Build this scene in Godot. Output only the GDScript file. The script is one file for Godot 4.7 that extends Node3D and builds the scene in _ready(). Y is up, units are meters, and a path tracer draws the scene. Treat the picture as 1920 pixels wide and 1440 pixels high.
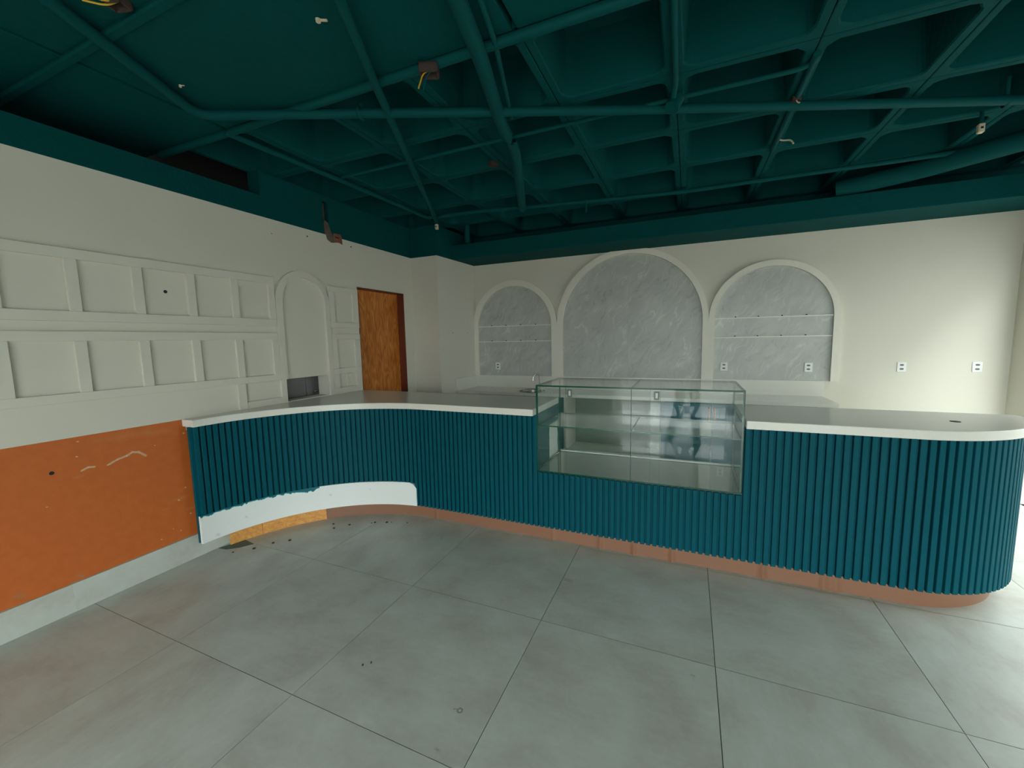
extends Node3D
# An empty cafe: curved slatted counter, glass display case, three marble arches, coffered teal ceiling.

var M := {}
var taken := {}
var rng := RandomNumberGenerator.new()

# ------------------------------------------------------------------ naming helpers
func numbered(n: String, parent: Node) -> String:
	var key := str(parent.get_instance_id()) + n
	if not taken.has(key):
		taken[key] = 0
		return n
	taken[key] += 1
	return "%s_%03d" % [n, taken[key]]

func thing(called: String, label: String, category: String, at := Vector3.ZERO, turn := 0.0, group := "") -> Node3D:
	var o := Node3D.new()
	o.name = numbered(called, self)
	add_child(o)
	o.position = at
	o.rotation.y = turn
	o.set_meta("label", label)
	o.set_meta("category", category)
	if group != "":
		o.set_meta("group", group)
	return o

func shell(called: String, label := "") -> Node3D:
	var o := Node3D.new()
	o.name = called
	add_child(o)
	o.set_meta("kind", "structure")
	if label != "":
		o.set_meta("label", label)
	return o

func part(called: String, mesh: Mesh, mat: Material, parent: Node3D, at := Vector3.ZERO, label := "") -> MeshInstance3D:
	var o := MeshInstance3D.new()
	o.name = numbered(called, parent)
	o.mesh = mesh
	o.material_override = mat
	o.position = at
	parent.add_child(o)
	if label != "":
		o.set_meta("label", label)
	return o

# ------------------------------------------------------------------ mesh helpers
func st_new() -> SurfaceTool:
	var st := SurfaceTool.new()
	st.begin(Mesh.PRIMITIVE_TRIANGLES)
	return st

func tri(st: SurfaceTool, p: Array, n: Array, uv: Array) -> void:
	var out: Vector3 = n[0] + n[1] + n[2]
	var order := [0, 1, 2]
	if (p[1] - p[0]).cross(p[2] - p[0]).dot(out) > 0.0:
		order = [0, 2, 1]
	for k in order:
		st.set_normal(n[k])
		st.set_uv(uv[k])
		st.add_vertex(p[k])

func quad(st: SurfaceTool, a: Vector3, b: Vector3, c: Vector3, d: Vector3, n: Vector3, ua := Vector2(0, 1), ub := Vector2(1, 1), uc := Vector2(1, 0), ud := Vector2(0, 0)) -> void:
	tri(st, [a, b, c], [n, n, n], [ua, ub, uc])
	tri(st, [a, c, d], [n, n, n], [ua, uc, ud])

func quadn(st: SurfaceTool, p: Array, n: Array, uv: Array) -> void:
	tri(st, [p[0], p[1], p[2]], [n[0], n[1], n[2]], [uv[0], uv[1], uv[2]])
	tri(st, [p[0], p[2], p[3]], [n[0], n[2], n[3]], [uv[0], uv[2], uv[3]])

# chamfered box into a SurfaceTool, between two corners
func box_in(st: SurfaceTool, lo: Vector3, hi: Vector3, b := 0.0) -> void:
	var c := (lo + hi) * 0.5
	var h := (hi - lo) * 0.5
	b = minf(b, minf(h.x, minf(h.y, h.z)) * 0.9)
	for ax in 3:
		var u := (ax + 1) % 3
		var v := (ax + 2) % 3
		for s in [-1.0, 1.0]:
			var n := Vector3.ZERO
			n[ax] = s
			var q := []
			var uvs := []
			for e in [[-1, -1], [1, -1], [1, 1], [-1, 1]]:
				var p := c
				p[ax] += s * h[ax]
				p[u] += e[0] * (h[u] - b)
				p[v] += e[1] * (h[v] - b)
				q.append(p)
				uvs.append(Vector2(e[0] * 0.5 + 0.5, 0.5 - e[1] * 0.5) if ax != 1 else Vector2(e[1] * 0.5 + 0.5, e[0] * 0.5 + 0.5))
			quad(st, q[0], q[1], q[2], q[3], n, uvs[0], uvs[1], uvs[2], uvs[3])
	if b <= 0.0:
		return
	for ax in 3:
		var u := (ax + 1) % 3
		var v := (ax + 2) % 3
		for su in [-1.0, 1.0]:
			for sv in [-1.0, 1.0]:
				var n := Vector3.ZERO
				n[u] = su
				n[v] = sv
				n = n.normalized()
				var q := []
				for e in [[-1, 0], [1, 0], [1, 1], [-1, 1]]:
					var p := c
					p[ax] += e[0] * (h[ax] - b)
					p[u] += su * (h[u] - (b if e[1] == 0 else 0.0))
					p[v] += sv * (h[v] - (0.0 if e[1] == 0 else b))
					q.append(p)
				quad(st, q[0], q[1], q[2], q[3], n)
	for sx in [-1.0, 1.0]:
		for sy in [-1.0, 1.0]:
			for sz in [-1.0, 1.0]:
				var s := Vector3(sx, sy, sz)
				var k := c + s * h
				var n := s.normalized()
				tri(st, [k - Vector3(0, sy * b, sz * b), k - Vector3(sx * b, 0, sz * b), k - Vector3(sx * b, sy * b, 0)], [n, n, n], [Vector2.ZERO, Vector2.RIGHT, Vector2.ONE])

func box(lo: Vector3, hi: Vector3, b := 0.0) -> ArrayMesh:
	var st := st_new()
	box_in(st, lo, hi, b)
	return st.commit()

# plan polygon (x, z) raised between levels [[y, inset], ...]
func prism(poly: PackedVector2Array, levels: Array, caps := true) -> ArrayMesh:
	var st := st_new()
	prism_in(st, poly, levels, caps)
	return st.commit()

func prism_in(st: SurfaceTool, poly: PackedVector2Array, levels: Array, caps := true) -> void:
	if Geometry2D.is_polygon_clockwise(poly):
		poly.reverse()
	var n := poly.size()
	var mit := []
	var nrm := []
	for i in n:
		var a := poly[(i + n - 1) % n]
		var b := poly[i]
		var c := poly[(i + 1) % n]
		var n1 := Vector2((b - a).y, -(b - a).x).normalized()
		var n2 := Vector2((c - b).y, -(c - b).x).normalized()
		var m := (n1 + n2).normalized()
		mit.append(m / maxf(0.4, m.dot(n1)))
		nrm.append([n1, n2, m if n1.dot(n2) > 0.85 else Vector2.ZERO])
	var ring := func(l): 
		var r := []
		for i in n:
			var q: Vector2 = poly[i] - mit[i] * l[1]
			r.append(Vector3(q.x, l[0], q.y))
		return r
	for k in levels.size() - 1:
		var lo: Array = ring.call(levels[k])
		var hi: Array = ring.call(levels[k + 1])
		var up: float = levels[k + 1][1] - levels[k][1]
		var dy: float = levels[k + 1][0] - levels[k][0]
		var run := 0.0
		for i in n:
			var j := (i + 1) % n
			var e: Vector2 = nrm[i][1]
			var na: Vector2 = nrm[i][2] if nrm[i][2] != Vector2.ZERO else e
			var nb: Vector2 = nrm[j][2] if nrm[j][2] != Vector2.ZERO else e
			var len := poly[i].distance_to(poly[j])
			var a3 := Vector3(na.x * dy, up, na.y * dy).normalized()
			var b3 := Vector3(nb.x * dy, up, nb.y * dy).normalized()
			quadn(st, [lo[i], lo[j], hi[j], hi[i]], [a3, b3, b3, a3], [Vector2(run, lo[i].y), Vector2(run + len, lo[j].y), Vector2(run + len, hi[j].y), Vector2(run, hi[i].y)])
			run += len
	if caps:
		var t := Geometry2D.triangulate_polygon(poly)
		for k in [0, levels.size() - 1]:
			var r: Array = ring.call(levels[k])
			var up := Vector3.DOWN if k == 0 else Vector3.UP
			for i in range(0, t.size(), 3):
				var q := [r[t[i]], r[t[i + 1]], r[t[i + 2]]]
				tri(st, q, [up, up, up], [Vector2(q[0].x, q[0].z), Vector2(q[1].x, q[1].z), Vector2(q[2].x, q[2].z)])

# round tube along points
func tube_in(st: SurfaceTool, pts: Array, r: float, seg := 12, caps := true) -> void:
	var prev := []
	var prevn := []
	var side := Vector3.ZERO
	for i in pts.size():
		var t: Vector3
		if i == 0:
			t = (pts[1] - pts[0]).normalized()
		elif i == pts.size() - 1:
			t = (pts[i] - pts[i - 1]).normalized()
		else:
			t = ((pts[i] - pts[i - 1]).normalized() + (pts[i + 1] - pts[i]).normalized()).normalized()
		if i == 0:
			side = t.cross(Vector3.UP if absf(t.y) < 0.9 else Vector3.RIGHT).normalized()
		else:
			side = (side - t * side.dot(t)).normalized()
		var up := t.cross(side)
		var ring := []
		var rn := []
		for k in seg:
			var a := TAU * k / seg
			var d := side * cos(a) + up * sin(a)
			rn.append(d)
			ring.append(pts[i] + d * r)
		if i > 0:
			for k in seg:
				var j := (k + 1) % seg
				quadn(st, [prev[k], prev[j], ring[j], ring[k]], [prevn[k], prevn[j], rn[j], rn[k]], [Vector2(k, i - 1), Vector2(k + 1, i - 1), Vector2(k + 1, i), Vector2(k, i)])
		if caps and (i == 0 or i == pts.size() - 1):
			var n := -t if i == 0 else t
			for k in range(1, seg - 1):
				tri(st, [ring[0], ring[k], ring[k + 1]], [n, n, n], [Vector2.ZERO, Vector2.ZERO, Vector2.ZERO])
		prev = ring
		prevn = rn

func tube(pts: Array, r: float, seg := 12) -> ArrayMesh:
	var st := st_new()
	tube_in(st, pts, r, seg)
	return st.commit()

# smooth a polyline's corners
func rounded(pts: Array, r := 0.12, steps := 5) -> Array:
	var out := [pts[0]]
	for i in range(1, pts.size() - 1):
		var a: Vector3 = pts[i] + (pts[i - 1] - pts[i]).limit_length(r)
		var b: Vector3 = pts[i] + (pts[i + 1] - pts[i]).limit_length(r)
		for k in steps + 1:
			var t := float(k) / steps
			out.append(a.lerp(pts[i], t).lerp(pts[i].lerp(b, t), t))
	out.append(pts[-1])
	return out

# profile [[radius, y], ...] turned round y
func lathe(profile: Array, seg := 24, at := Vector3.ZERO) -> ArrayMesh:
	var st := st_new()
	for i in profile.size() - 1:
		var d := Vector2(profile[i + 1][0] - profile[i][0], profile[i + 1][1] - profile[i][1])
		var nn := Vector2(d.y, -d.x).normalized()
		for k in seg:
			var a := TAU * k / seg
			var b := TAU * (k + 1) / seg
			var p := func(r, y, t): return at + Vector3(cos(t) * r, y, sin(t) * r)
			var na := Vector3(cos(a) * nn.x, nn.y, sin(a) * nn.x)
			var nb := Vector3(cos(b) * nn.x, nn.y, sin(b) * nn.x)
			quadn(st, [p.call(profile[i][0], profile[i][1], a), p.call(profile[i][0], profile[i][1], b), p.call(profile[i + 1][0], profile[i + 1][1], b), p.call(profile[i + 1][0], profile[i + 1][1], a)], [na, nb, nb, na], [Vector2.ZERO, Vector2.RIGHT, Vector2.ONE, Vector2.DOWN])
	return st.commit()

# polygon in a vertical plane, given thickness. basis: u axis, up = y, n = outward
func slab_in(st: SurfaceTool, poly: PackedVector2Array, origin: Vector3, u: Vector3, n: Vector3, thick: float, uvscale := 1.0) -> void:
	var t := Geometry2D.triangulate_polygon(poly)
	var at := func(q: Vector2, d: float): return origin + u * q.x + Vector3.UP * q.y + n * d
	for i in range(0, t.size(), 3):
		var a := poly[t[i]]
		var b := poly[t[i + 1]]
		var c := poly[t[i + 2]]
		tri(st, [at.call(a, thick), at.call(b, thick), at.call(c, thick)], [n, n, n], [a * uvscale, b * uvscale, c * uvscale])
		tri(st, [at.call(a, 0.0), at.call(b, 0.0), at.call(c, 0.0)], [-n, -n, -n], [a * uvscale, b * uvscale, c * uvscale])
	var cw := Geometry2D.is_polygon_clockwise(poly)
	for i in poly.size():
		var a := poly[i]
		var b := poly[(i + 1) % poly.size()]
		var e := (b - a).normalized()
		var o := Vector2(e.y, -e.x) * (-1.0 if cw else 1.0)
		var nn := u * o.x + Vector3.UP * o.y
		quad(st, at.call(a, 0.0), at.call(b, 0.0), at.call(b, thick), at.call(a, thick), nn, a * uvscale, b * uvscale, b * uvscale, a * uvscale)

# ------------------------------------------------------------------ textures
func lut(stops: Array) -> Array:
	var g := Gradient.new()
	g.offsets = PackedFloat32Array(stops.map(func(s): return s[0]))
	g.colors = PackedColorArray(stops.map(func(s): return s[1]))
	var out := []
	for i in 256:
		out.append(g.sample(i / 255.0))
	return out

func paint(size: Vector2i, f: Callable, stops: Array) -> Image:
	var table := lut(stops)
	var data := PackedByteArray()
	data.resize(size.x * size.y * 3)
	var k := 0
	for y in size.y:
		for x in size.x:
			var c: Color = table[clampi(int(f.call(x, y) * 255.0), 0, 255)]
			data[k] = c.r8
			data[k + 1] = c.g8
			data[k + 2] = c.b8
			k += 3
	return Image.create_from_data(size.x, size.y, false, Image.FORMAT_RGB8, data)

func tex(im: Image) -> ImageTexture:
	im.generate_mipmaps()
	return ImageTexture.create_from_image(im)

func noise(freq: float, octaves: int, sd: int, type := FastNoiseLite.TYPE_SIMPLEX_SMOOTH) -> FastNoiseLite:
	var n := FastNoiseLite.new()
	n.noise_type = type
	n.frequency = freq
	n.fractal_octaves = octaves
	n.seed = sd
	return n

func bump_tex(size: int, freq: float, octaves: int, sd: int, strength: float) -> ImageTexture:
	var im := noise(freq, octaves, sd).get_seamless_image(size, size)
	im.convert(Image.FORMAT_RGBA8)
	im.bump_map_to_normal_map(strength)
	return tex(im)

func mat(albedo: Color, rough := 0.6, metal := 0.0) -> StandardMaterial3D:
	var m := StandardMaterial3D.new()
	m.albedo_color = albedo
	m.roughness = rough
	m.metallic = metal
	return m

func c8(r: int, g: int, b: int) -> Color:
	return Color8(r, g, b)

# soft stroke of paint or dust on an image
func stroke(im: Image, pts: Array, r: float, c: Color, soft := 1.0, sd := 1) -> void:
	var nz := noise(0.25, 2, sd)
	for i in pts.size() - 1:
		var a: Vector2 = pts[i]
		var b: Vector2 = pts[i + 1]
		var lo := a.min(b) - Vector2(r, r) * 2.0
		var hi := a.max(b) + Vector2(r, r) * 2.0
		for y in range(maxi(0, int(lo.y)), mini(im.get_height(), int(hi.y) + 1)):
			for x in range(maxi(0, int(lo.x)), mini(im.get_width(), int(hi.x) + 1)):
				var p := Vector2(x, y)
				var q := Geometry2D.get_closest_point_to_segment(p, a, b)
				var w := clampf((r - p.distance_to(q)) / (r * soft) + nz.get_noise_2d(x, y) * 0.7, 0.0, 1.0) * c.a
				if w > 0.0:
					im.set_pixel(x, y, im.get_pixel(x, y).lerp(Color(c.r, c.g, c.b), w))

# ------------------------------------------------------------------ scene
func _ready() -> void:
	rng.seed = 7
	set_camera_and_light()
	make_materials()
	build_floor()
	build_left_wall()
	build_back_wall()
	build_open_front()
	build_ceiling()
	build_panelling()
	build_arches()
	build_counter()
	build_countertops()
	build_display_case()
	build_back_counter()
	build_outlets()
	build_pipes()
	build_small_things()
	build_person()

func set_camera_and_light() -> void:
	var cam := Camera3D.new()
	cam.name = "camera"
	cam.position = Vector3(3.43082, 1.6087, 5.52489)
	cam.rotation_order = EULER_ORDER_YXZ
	cam.rotation_degrees = Vector3(-6.17639, 23.43277, -1.15063)
	cam.fov = 86.5414
	cam.near = 0.02
	add_child(cam)
	cam.current = true
	var sky_mat := ProceduralSkyMaterial.new()
	sky_mat.sky_top_color = Color(0.97, 1.0, 1.0)
	sky_mat.sky_horizon_color = Color(0.68, 0.72, 0.72)
	sky_mat.sky_curve = 0.2
	sky_mat.ground_bottom_color = Color(0.35, 0.35, 0.34)
	sky_mat.ground_horizon_color = Color(0.5, 0.5, 0.49)
	sky_mat.sky_energy_multiplier = 2.6
	var sky := Sky.new()
	sky.sky_material = sky_mat
	var env := Environment.new()
	env.background_mode = Environment.BG_SKY
	env.sky = sky
	env.tonemap_mode = Environment.TONE_MAPPER_LINEAR
	env.tonemap_exposure = 1.66
	env.sdfgi_enabled = true
	env.ssao_enabled = true
	env.ssil_enabled = true
	var we := WorldEnvironment.new()
	we.name = "world_environment"
	we.environment = env
	add_child(we)

func make_materials() -> void:
	var fine := bump_tex(256, 0.05, 4, 3, 3.0)
	var coarse := bump_tex(256, 0.02, 5, 5, 8.0)
	# wall paint
	var wall := mat(c8(221, 216, 202), 0.75)
	wall.normal_enabled = true
	wall.normal_texture = fine
	wall.normal_scale = 0.05
	wall.uv1_triplanar = true
	wall.uv1_world_triplanar = true
	wall.uv1_scale = Vector3.ONE * 1.5
	M.wall = wall
	M.board = mat(c8(223, 218, 204), 0.75)
	M.teal = mat(c8(0, 74, 74), 0.75)
	M.teal.metallic_specular = 0.22
	M.teal.normal_enabled = true
	M.teal.normal_texture = coarse
	M.teal.normal_scale = 0.22
	M.teal.uv1_triplanar = true
	M.teal.uv1_world_triplanar = true
	M.teal.uv1_scale = Vector3.ONE * 2.0
	M.pipe = mat(c8(0, 76, 76), 0.65)
	M.pipe.metallic_specular = 0.25
	M.slat = mat(c8(0, 82, 95), 0.6)
	M.slat.metallic_specular = 0.25
	M.cabinet = mat(c8(0, 84, 104), 0.35)
	# quartz
	var q := noise(0.35, 3, 11)
	var quartz := mat(Color.WHITE, 0.22)
	quartz.albedo_texture = tex(paint(Vector2i(256, 256), func(x, y): return 0.5 + 0.5 * q.get_noise_2d(x, y), [[0.0, c8(222, 219, 208)], [0.5, c8(232, 229, 219)], [1.0, c8(238, 236, 228)]]))
	quartz.uv1_triplanar = true
	quartz.uv1_world_triplanar = true
	quartz.uv1_scale = Vector3.ONE * 2.0
	M.quartz = quartz
	M.white = mat(c8(236, 240, 236), 0.45)
	M.rail = mat(c8(238, 238, 228), 0.4)
	# salmon plastic laminate of the plinth
	M.salmon = mat(c8(146, 104, 80), 0.45)
	# plywood
	var w1 := noise(0.006, 3, 21)
	var w2 := noise(0.09, 2, 22)
	var grain := func(x, y):
		var warp: float = w1.get_noise_2d(x * 1.6, y * 0.55) * 14.0
		var ring := 0.5 + 0.5 * sin(warp * 1.3 + x * 0.01)
		return clampf(0.5 + 0.32 * (ring - 0.5) + 0.28 * w1.get_noise_2d(x * 2.5 + 90, y * 1.1) + 0.16 * w2.get_noise_2d(x * 1.4, y * 0.16), 0.0, 1.0)
	var ply := mat(Color.WHITE, 0.45)
	ply.albedo_texture = tex(paint(Vector2i(384, 768), grain, [[0.0, c8(140, 74, 22)], [0.35, c8(194, 110, 38)], [0.65, c8(216, 132, 52)], [1.0, c8(236, 166, 88)]]))
	M.plywood = ply
	var pale := mat(Color.WHITE, 0.55)
	pale.albedo_texture = tex(paint(Vector2i(512, 96), func(x, y): return grain.call(y * 2, x * 2), [[0.0, c8(196, 128, 58)], [0.5, c8(222, 158, 82)], [1.0, c8(238, 184, 112)]]))
	M.pale_ply = pale
	M.jamb = mat(c8(112, 52, 34), 0.45)
	# marble look tile
	var m1 := noise(0.01, 4, 31)
	var m2 := noise(0.03, 3, 32)
	var marble_f := func(px, py):
		var x: float = px * 1.5
		var y: float = py * 1.5
		var u: float = x * 0.53 + y * 0.85
		var v: float = x * 0.85 - y * 0.53
		var wx: float = 26.0 * m1.get_noise_2d(x * 0.7, y * 0.7)
		var streak: float = m1.get_noise_2d((v + wx) * 3.0, u * 0.55)
		var vein: float = 1.0 - absf(m2.get_noise_2d((v + wx * 1.4) * 0.8 + 200, u * 0.16)) * 6.0
		var patch: float = clampf(0.5 + 1.4 * m1.get_noise_2d(x * 0.6 + 500, y * 0.6), 0.0, 1.0)
		var wisp: float = maxf(0.0, 1.0 - absf(m2.get_noise_2d((v + wx * 1.1) * 0.55 + 700, u * 0.12)) * 9.0)
		return clampf(0.5 + 0.14 * streak - 0.42 * maxf(vein - 0.4, 0.0) * patch + 0.36 * wisp * (1.0 - patch) + 0.2 * m1.get_noise_2d(x * 0.5 + 300, y * 0.5), 0.0, 1.0)
	var marble := mat(Color.WHITE, 0.4)
	marble.albedo_texture = tex(paint(Vector2i(768, 768), marble_f, [[0.0, c8(146, 147, 143)], [0.35, c8(184, 185, 180)], [0.65, c8(199, 199, 193)], [1.0, c8(222, 222, 215)]]))
	marble.uv1_scale = Vector3(0.36, 0.36, 1)
	marble.uv1_offset = Vector3(0.0269, 0, 0)
	M.marble = marble
	# porcelain floor tiles
	var f1 := noise(0.0034, 5, 41)
	var f2 := noise(0.05, 4, 42)
	var f3 := noise(0.004, 3, 43)
	var floor_f := func(x, y):
		var s: float = f1.get_noise_2d(x + 40.0 * f3.get_noise_2d(x, y), y * 1.3 + 40.0 * f3.get_noise_2d(y, x))
		return clampf(0.56 + 0.36 * s + 0.07 * f2.get_noise_2d(x, y) + 0.07 * f2.get_noise_2d(x * 0.25 + y * 0.1, y * 0.9), 0.0, 1.0)
	var stops := [[0.0, c8(164, 156, 145)], [0.3, c8(184, 183, 173)], [0.55, c8(196, 200, 190)], [0.75, c8(203, 209, 200)], [1.0, c8(218, 221, 212)]]
	M.tile = []
	var base := paint(Vector2i(1024, 1024), floor_f, stops)
	for k in 4:
		var im := base.get_region(Rect2i((k % 2) * 512, (k / 2) * 512, 512, 512))
		M.tile.append(floor_mat(im))
	M.tile_image = base
	M.grout = mat(c8(70, 70, 66), 0.9)
	M.skirt = mat(Color.WHITE, 0.5)
	M.skirt.albedo_texture = tex(base.get_region(Rect2i(100, 300, 512, 128)))
	M.skirt.albedo_color = Color(1.0, 1.0, 1.0)
	M.skirt.uv1_triplanar = true
	M.skirt.uv1_world_triplanar = true
	M.skirt.uv1_scale = Vector3(1, 3, 1) * 0.9
	# orange paint with scuffs: covers z 3.5..5.1, y 0.17..1.08
	var o1 := noise(0.02, 4, 51)
	var oim := paint(Vector2i(1024, 582), func(x, y): return 0.5 + 0.35 * o1.get_noise_2d(x, y), [[0.0, c8(194, 99, 38)], [0.5, c8(204, 105, 42)], [1.0, c8(211, 112, 50)]])
	var at := func(z: float, y: float): return Vector2((5.1 - z) * 640.0, (1.08 - y) * 640.0)
	var chalk := Color(0.86, 0.78, 0.68, 0.95)
	stroke(oim, [at.call(4.333, 0.859), at.call(4.302, 0.872), at.call(4.273, 0.866)], 5.0, chalk, 0.8, 2)
	stroke(oim, [at.call(4.208, 0.859), at.call(4.158, 0.881), at.call(4.106, 0.893)], 5.0, chalk, 0.8, 3)
	stroke(oim, [at.call(4.106, 0.893), at.call(4.076, 0.909), at.call(4.042, 0.900), at.call(4.006, 0.866)], 6.5, Color(0.85, 0.76, 0.66, 0.9), 0.9, 4)
	for s in [[4.336, 1.044, 3], [4.349, 0.952, 3], [4.503, 0.693, 2], [3.777, 0.356, 4], [3.852, 0.254, 3], [3.897, 0.286, 2], [3.976, 0.243, 3], [3.794, 0.564, 4], [3.844, 0.484, 4], [3.767, 0.971, 5], [3.95, 0.925, 2]]:
		var p: Vector2 = at.call(s[0], s[1])
		stroke(oim, [p, p + Vector2(3, 1)], s[2], Color(0.9, 0.84, 0.74, 0.9), 0.8, int(s[0] * 1000))
	for s in [[4.049, 1.033, 46, 0.3], [3.92, 1.02, 40, 0.28], [3.83, 0.5, 26, 0.42], [3.757, 0.40, 20, 0.5], [4.351, 0.832, 12, 0.35], [3.931, 0.455, 10, 0.5], [4.2, 1.03, 40, 0.22]]:
		var p: Vector2 = at.call(s[0], s[1])
		stroke(oim, [p - Vector2(s[2], -4), p + Vector2(s[2], 4)], s[2] * 0.5, Color(0.86, 0.66, 0.52, s[3]), 1.6, int(s[2]))
	# plaster showing along the ragged lower edge
	for i in 60:
		var z := 3.6 + i * 0.025
		if rng.randf() < 0.62:
			var p: Vector2 = at.call(z, 0.176 + rng.randf() * 0.006)
			stroke(oim, [p, p + Vector2(-18, 0)], 3.0 + rng.randf() * 4.0, Color(0.62, 0.58, 0.52, 0.85), 0.9, i)
	stroke(oim, [at.call(4.409, 0.215), at.call(4.395, 0.2)], 9.0, Color(0.64, 0.60, 0.55, 0.7), 1.4, 71)
	stroke(oim, [at.call(4.66, 0.235), at.call(4.64, 0.222)], 12.0, Color(0.66, 0.60, 0.54, 0.6), 1.6, 72)
	M.orange_worn = mat(Color.WHITE, 0.55)
	M.orange_worn.albedo_texture = tex(oim)
	M.orange = mat(c8(204, 105, 42), 0.55)
	# white strip with teal paint run over its upper edge
	var sw := noise(0.02, 3, 61)
	var sim := Image.create(1024, 128, false, Image.FORMAT_RGB8)
	sim.fill(c8(240, 243, 240))
	for x in 1024:
		var t := x / 1024.0
		var amp := 0.0
		if t < 0.5:
			amp = 5.0 + 13.0 * maxf(0.0, sw.get_noise_2d(x * 1.5, 0) + 0.15) + 14.0 * exp(-pow((t - 0.44) / 0.05, 2.0))
		else:
			amp = 2.0 * maxf(0.0, sw.get_noise_2d(x * 3.0, 40))
		for y in 40:
			var w := clampf((amp - y) / 3.0, 0.0, 1.0)
			if w > 0.0:
				var paint_c := c8(0, 104, 118).lerp(c8(40, 186, 196), clampf((y - amp + 6.0) / 6.0, 0.0, 1.0))
				sim.set_pixel(x, y, sim.get_pixel(x, y).lerp(paint_c, w))
	for s in [[180, 70, 6], [560, 52, 7], [60, 110, 9], [760, 40, 4]]:
		stroke(sim, [Vector2(s[0], s[1]), Vector2(s[0] + 4, s[1] + 3)], s[2], Color(0.72, 0.70, 0.74, 0.5), 1.4, s[0])
	M.strip = mat(Color.WHITE, 0.4)
	M.strip.albedo_texture = tex(sim)
	# glass
	M.glass = mat(Color(0.42, 0.80, 0.66, 0.02), 0.0)
	M.glass.metallic_specular = 0.3
	M.glass.transparency = BaseMaterial3D.TRANSPARENCY_ALPHA
	M.glass_flat = M.glass.duplicate()
	M.glass_flat.metallic_specular = 0.5
	M.glass_edge = mat(c8(8, 78, 62), 0.15)
	M.steel = mat(c8(200, 200, 196), 0.18, 1.0)
	M.dark = mat(c8(24, 24, 26), 0.6)
	M.socket = mat(c8(110, 112, 110), 0.5)
	M.plate = mat(c8(240, 241, 236), 0.35)
	M.copper = mat(c8(196, 120, 78), 0.3, 1.0)
	M.grey_door = mat(c8(138, 138, 140), 0.5)
	M.concrete = mat(c8(96, 86, 76), 0.9)
	M.concrete.normal_enabled = true
	M.concrete.normal_texture = coarse
	M.concrete.uv1_triplanar = true
	M.brick = mat(c8(150, 96, 76), 0.9)
	M.brick.normal_enabled = true
	M.brick.normal_texture = coarse
	M.brick.uv1_triplanar = true
	M.yellow = mat(c8(214, 170, 40), 0.5)
	M.bone = mat(c8(214, 202, 176), 0.5)
	M.rust = mat(c8(72, 58, 52), 0.9)
	M.crumb = mat(c8(74, 62, 50), 0.9)
	M.pavement = mat(c8(98, 98, 95), 0.85)
	M.case_base = mat(c8(158, 158, 148), 0.4)
	M.bay = mat(c8(128, 126, 116), 0.6)
	M.arch = mat(c8(236, 231, 217), 0.6)
	M.neighbour = mat(c8(186, 187, 184), 0.8)
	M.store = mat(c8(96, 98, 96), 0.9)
	M.frame = mat(c8(60, 62, 62), 0.4)

func floor_mat(im: Image) -> StandardMaterial3D:
	var m := mat(Color.WHITE, 0.38)
	m.albedo_texture = tex(im)
	return m

# ------------------------------------------------------------------ floor: 0.9 m tiles
const TX := 0.8884
const TZ := 3.4604
const T := 0.9

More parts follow.
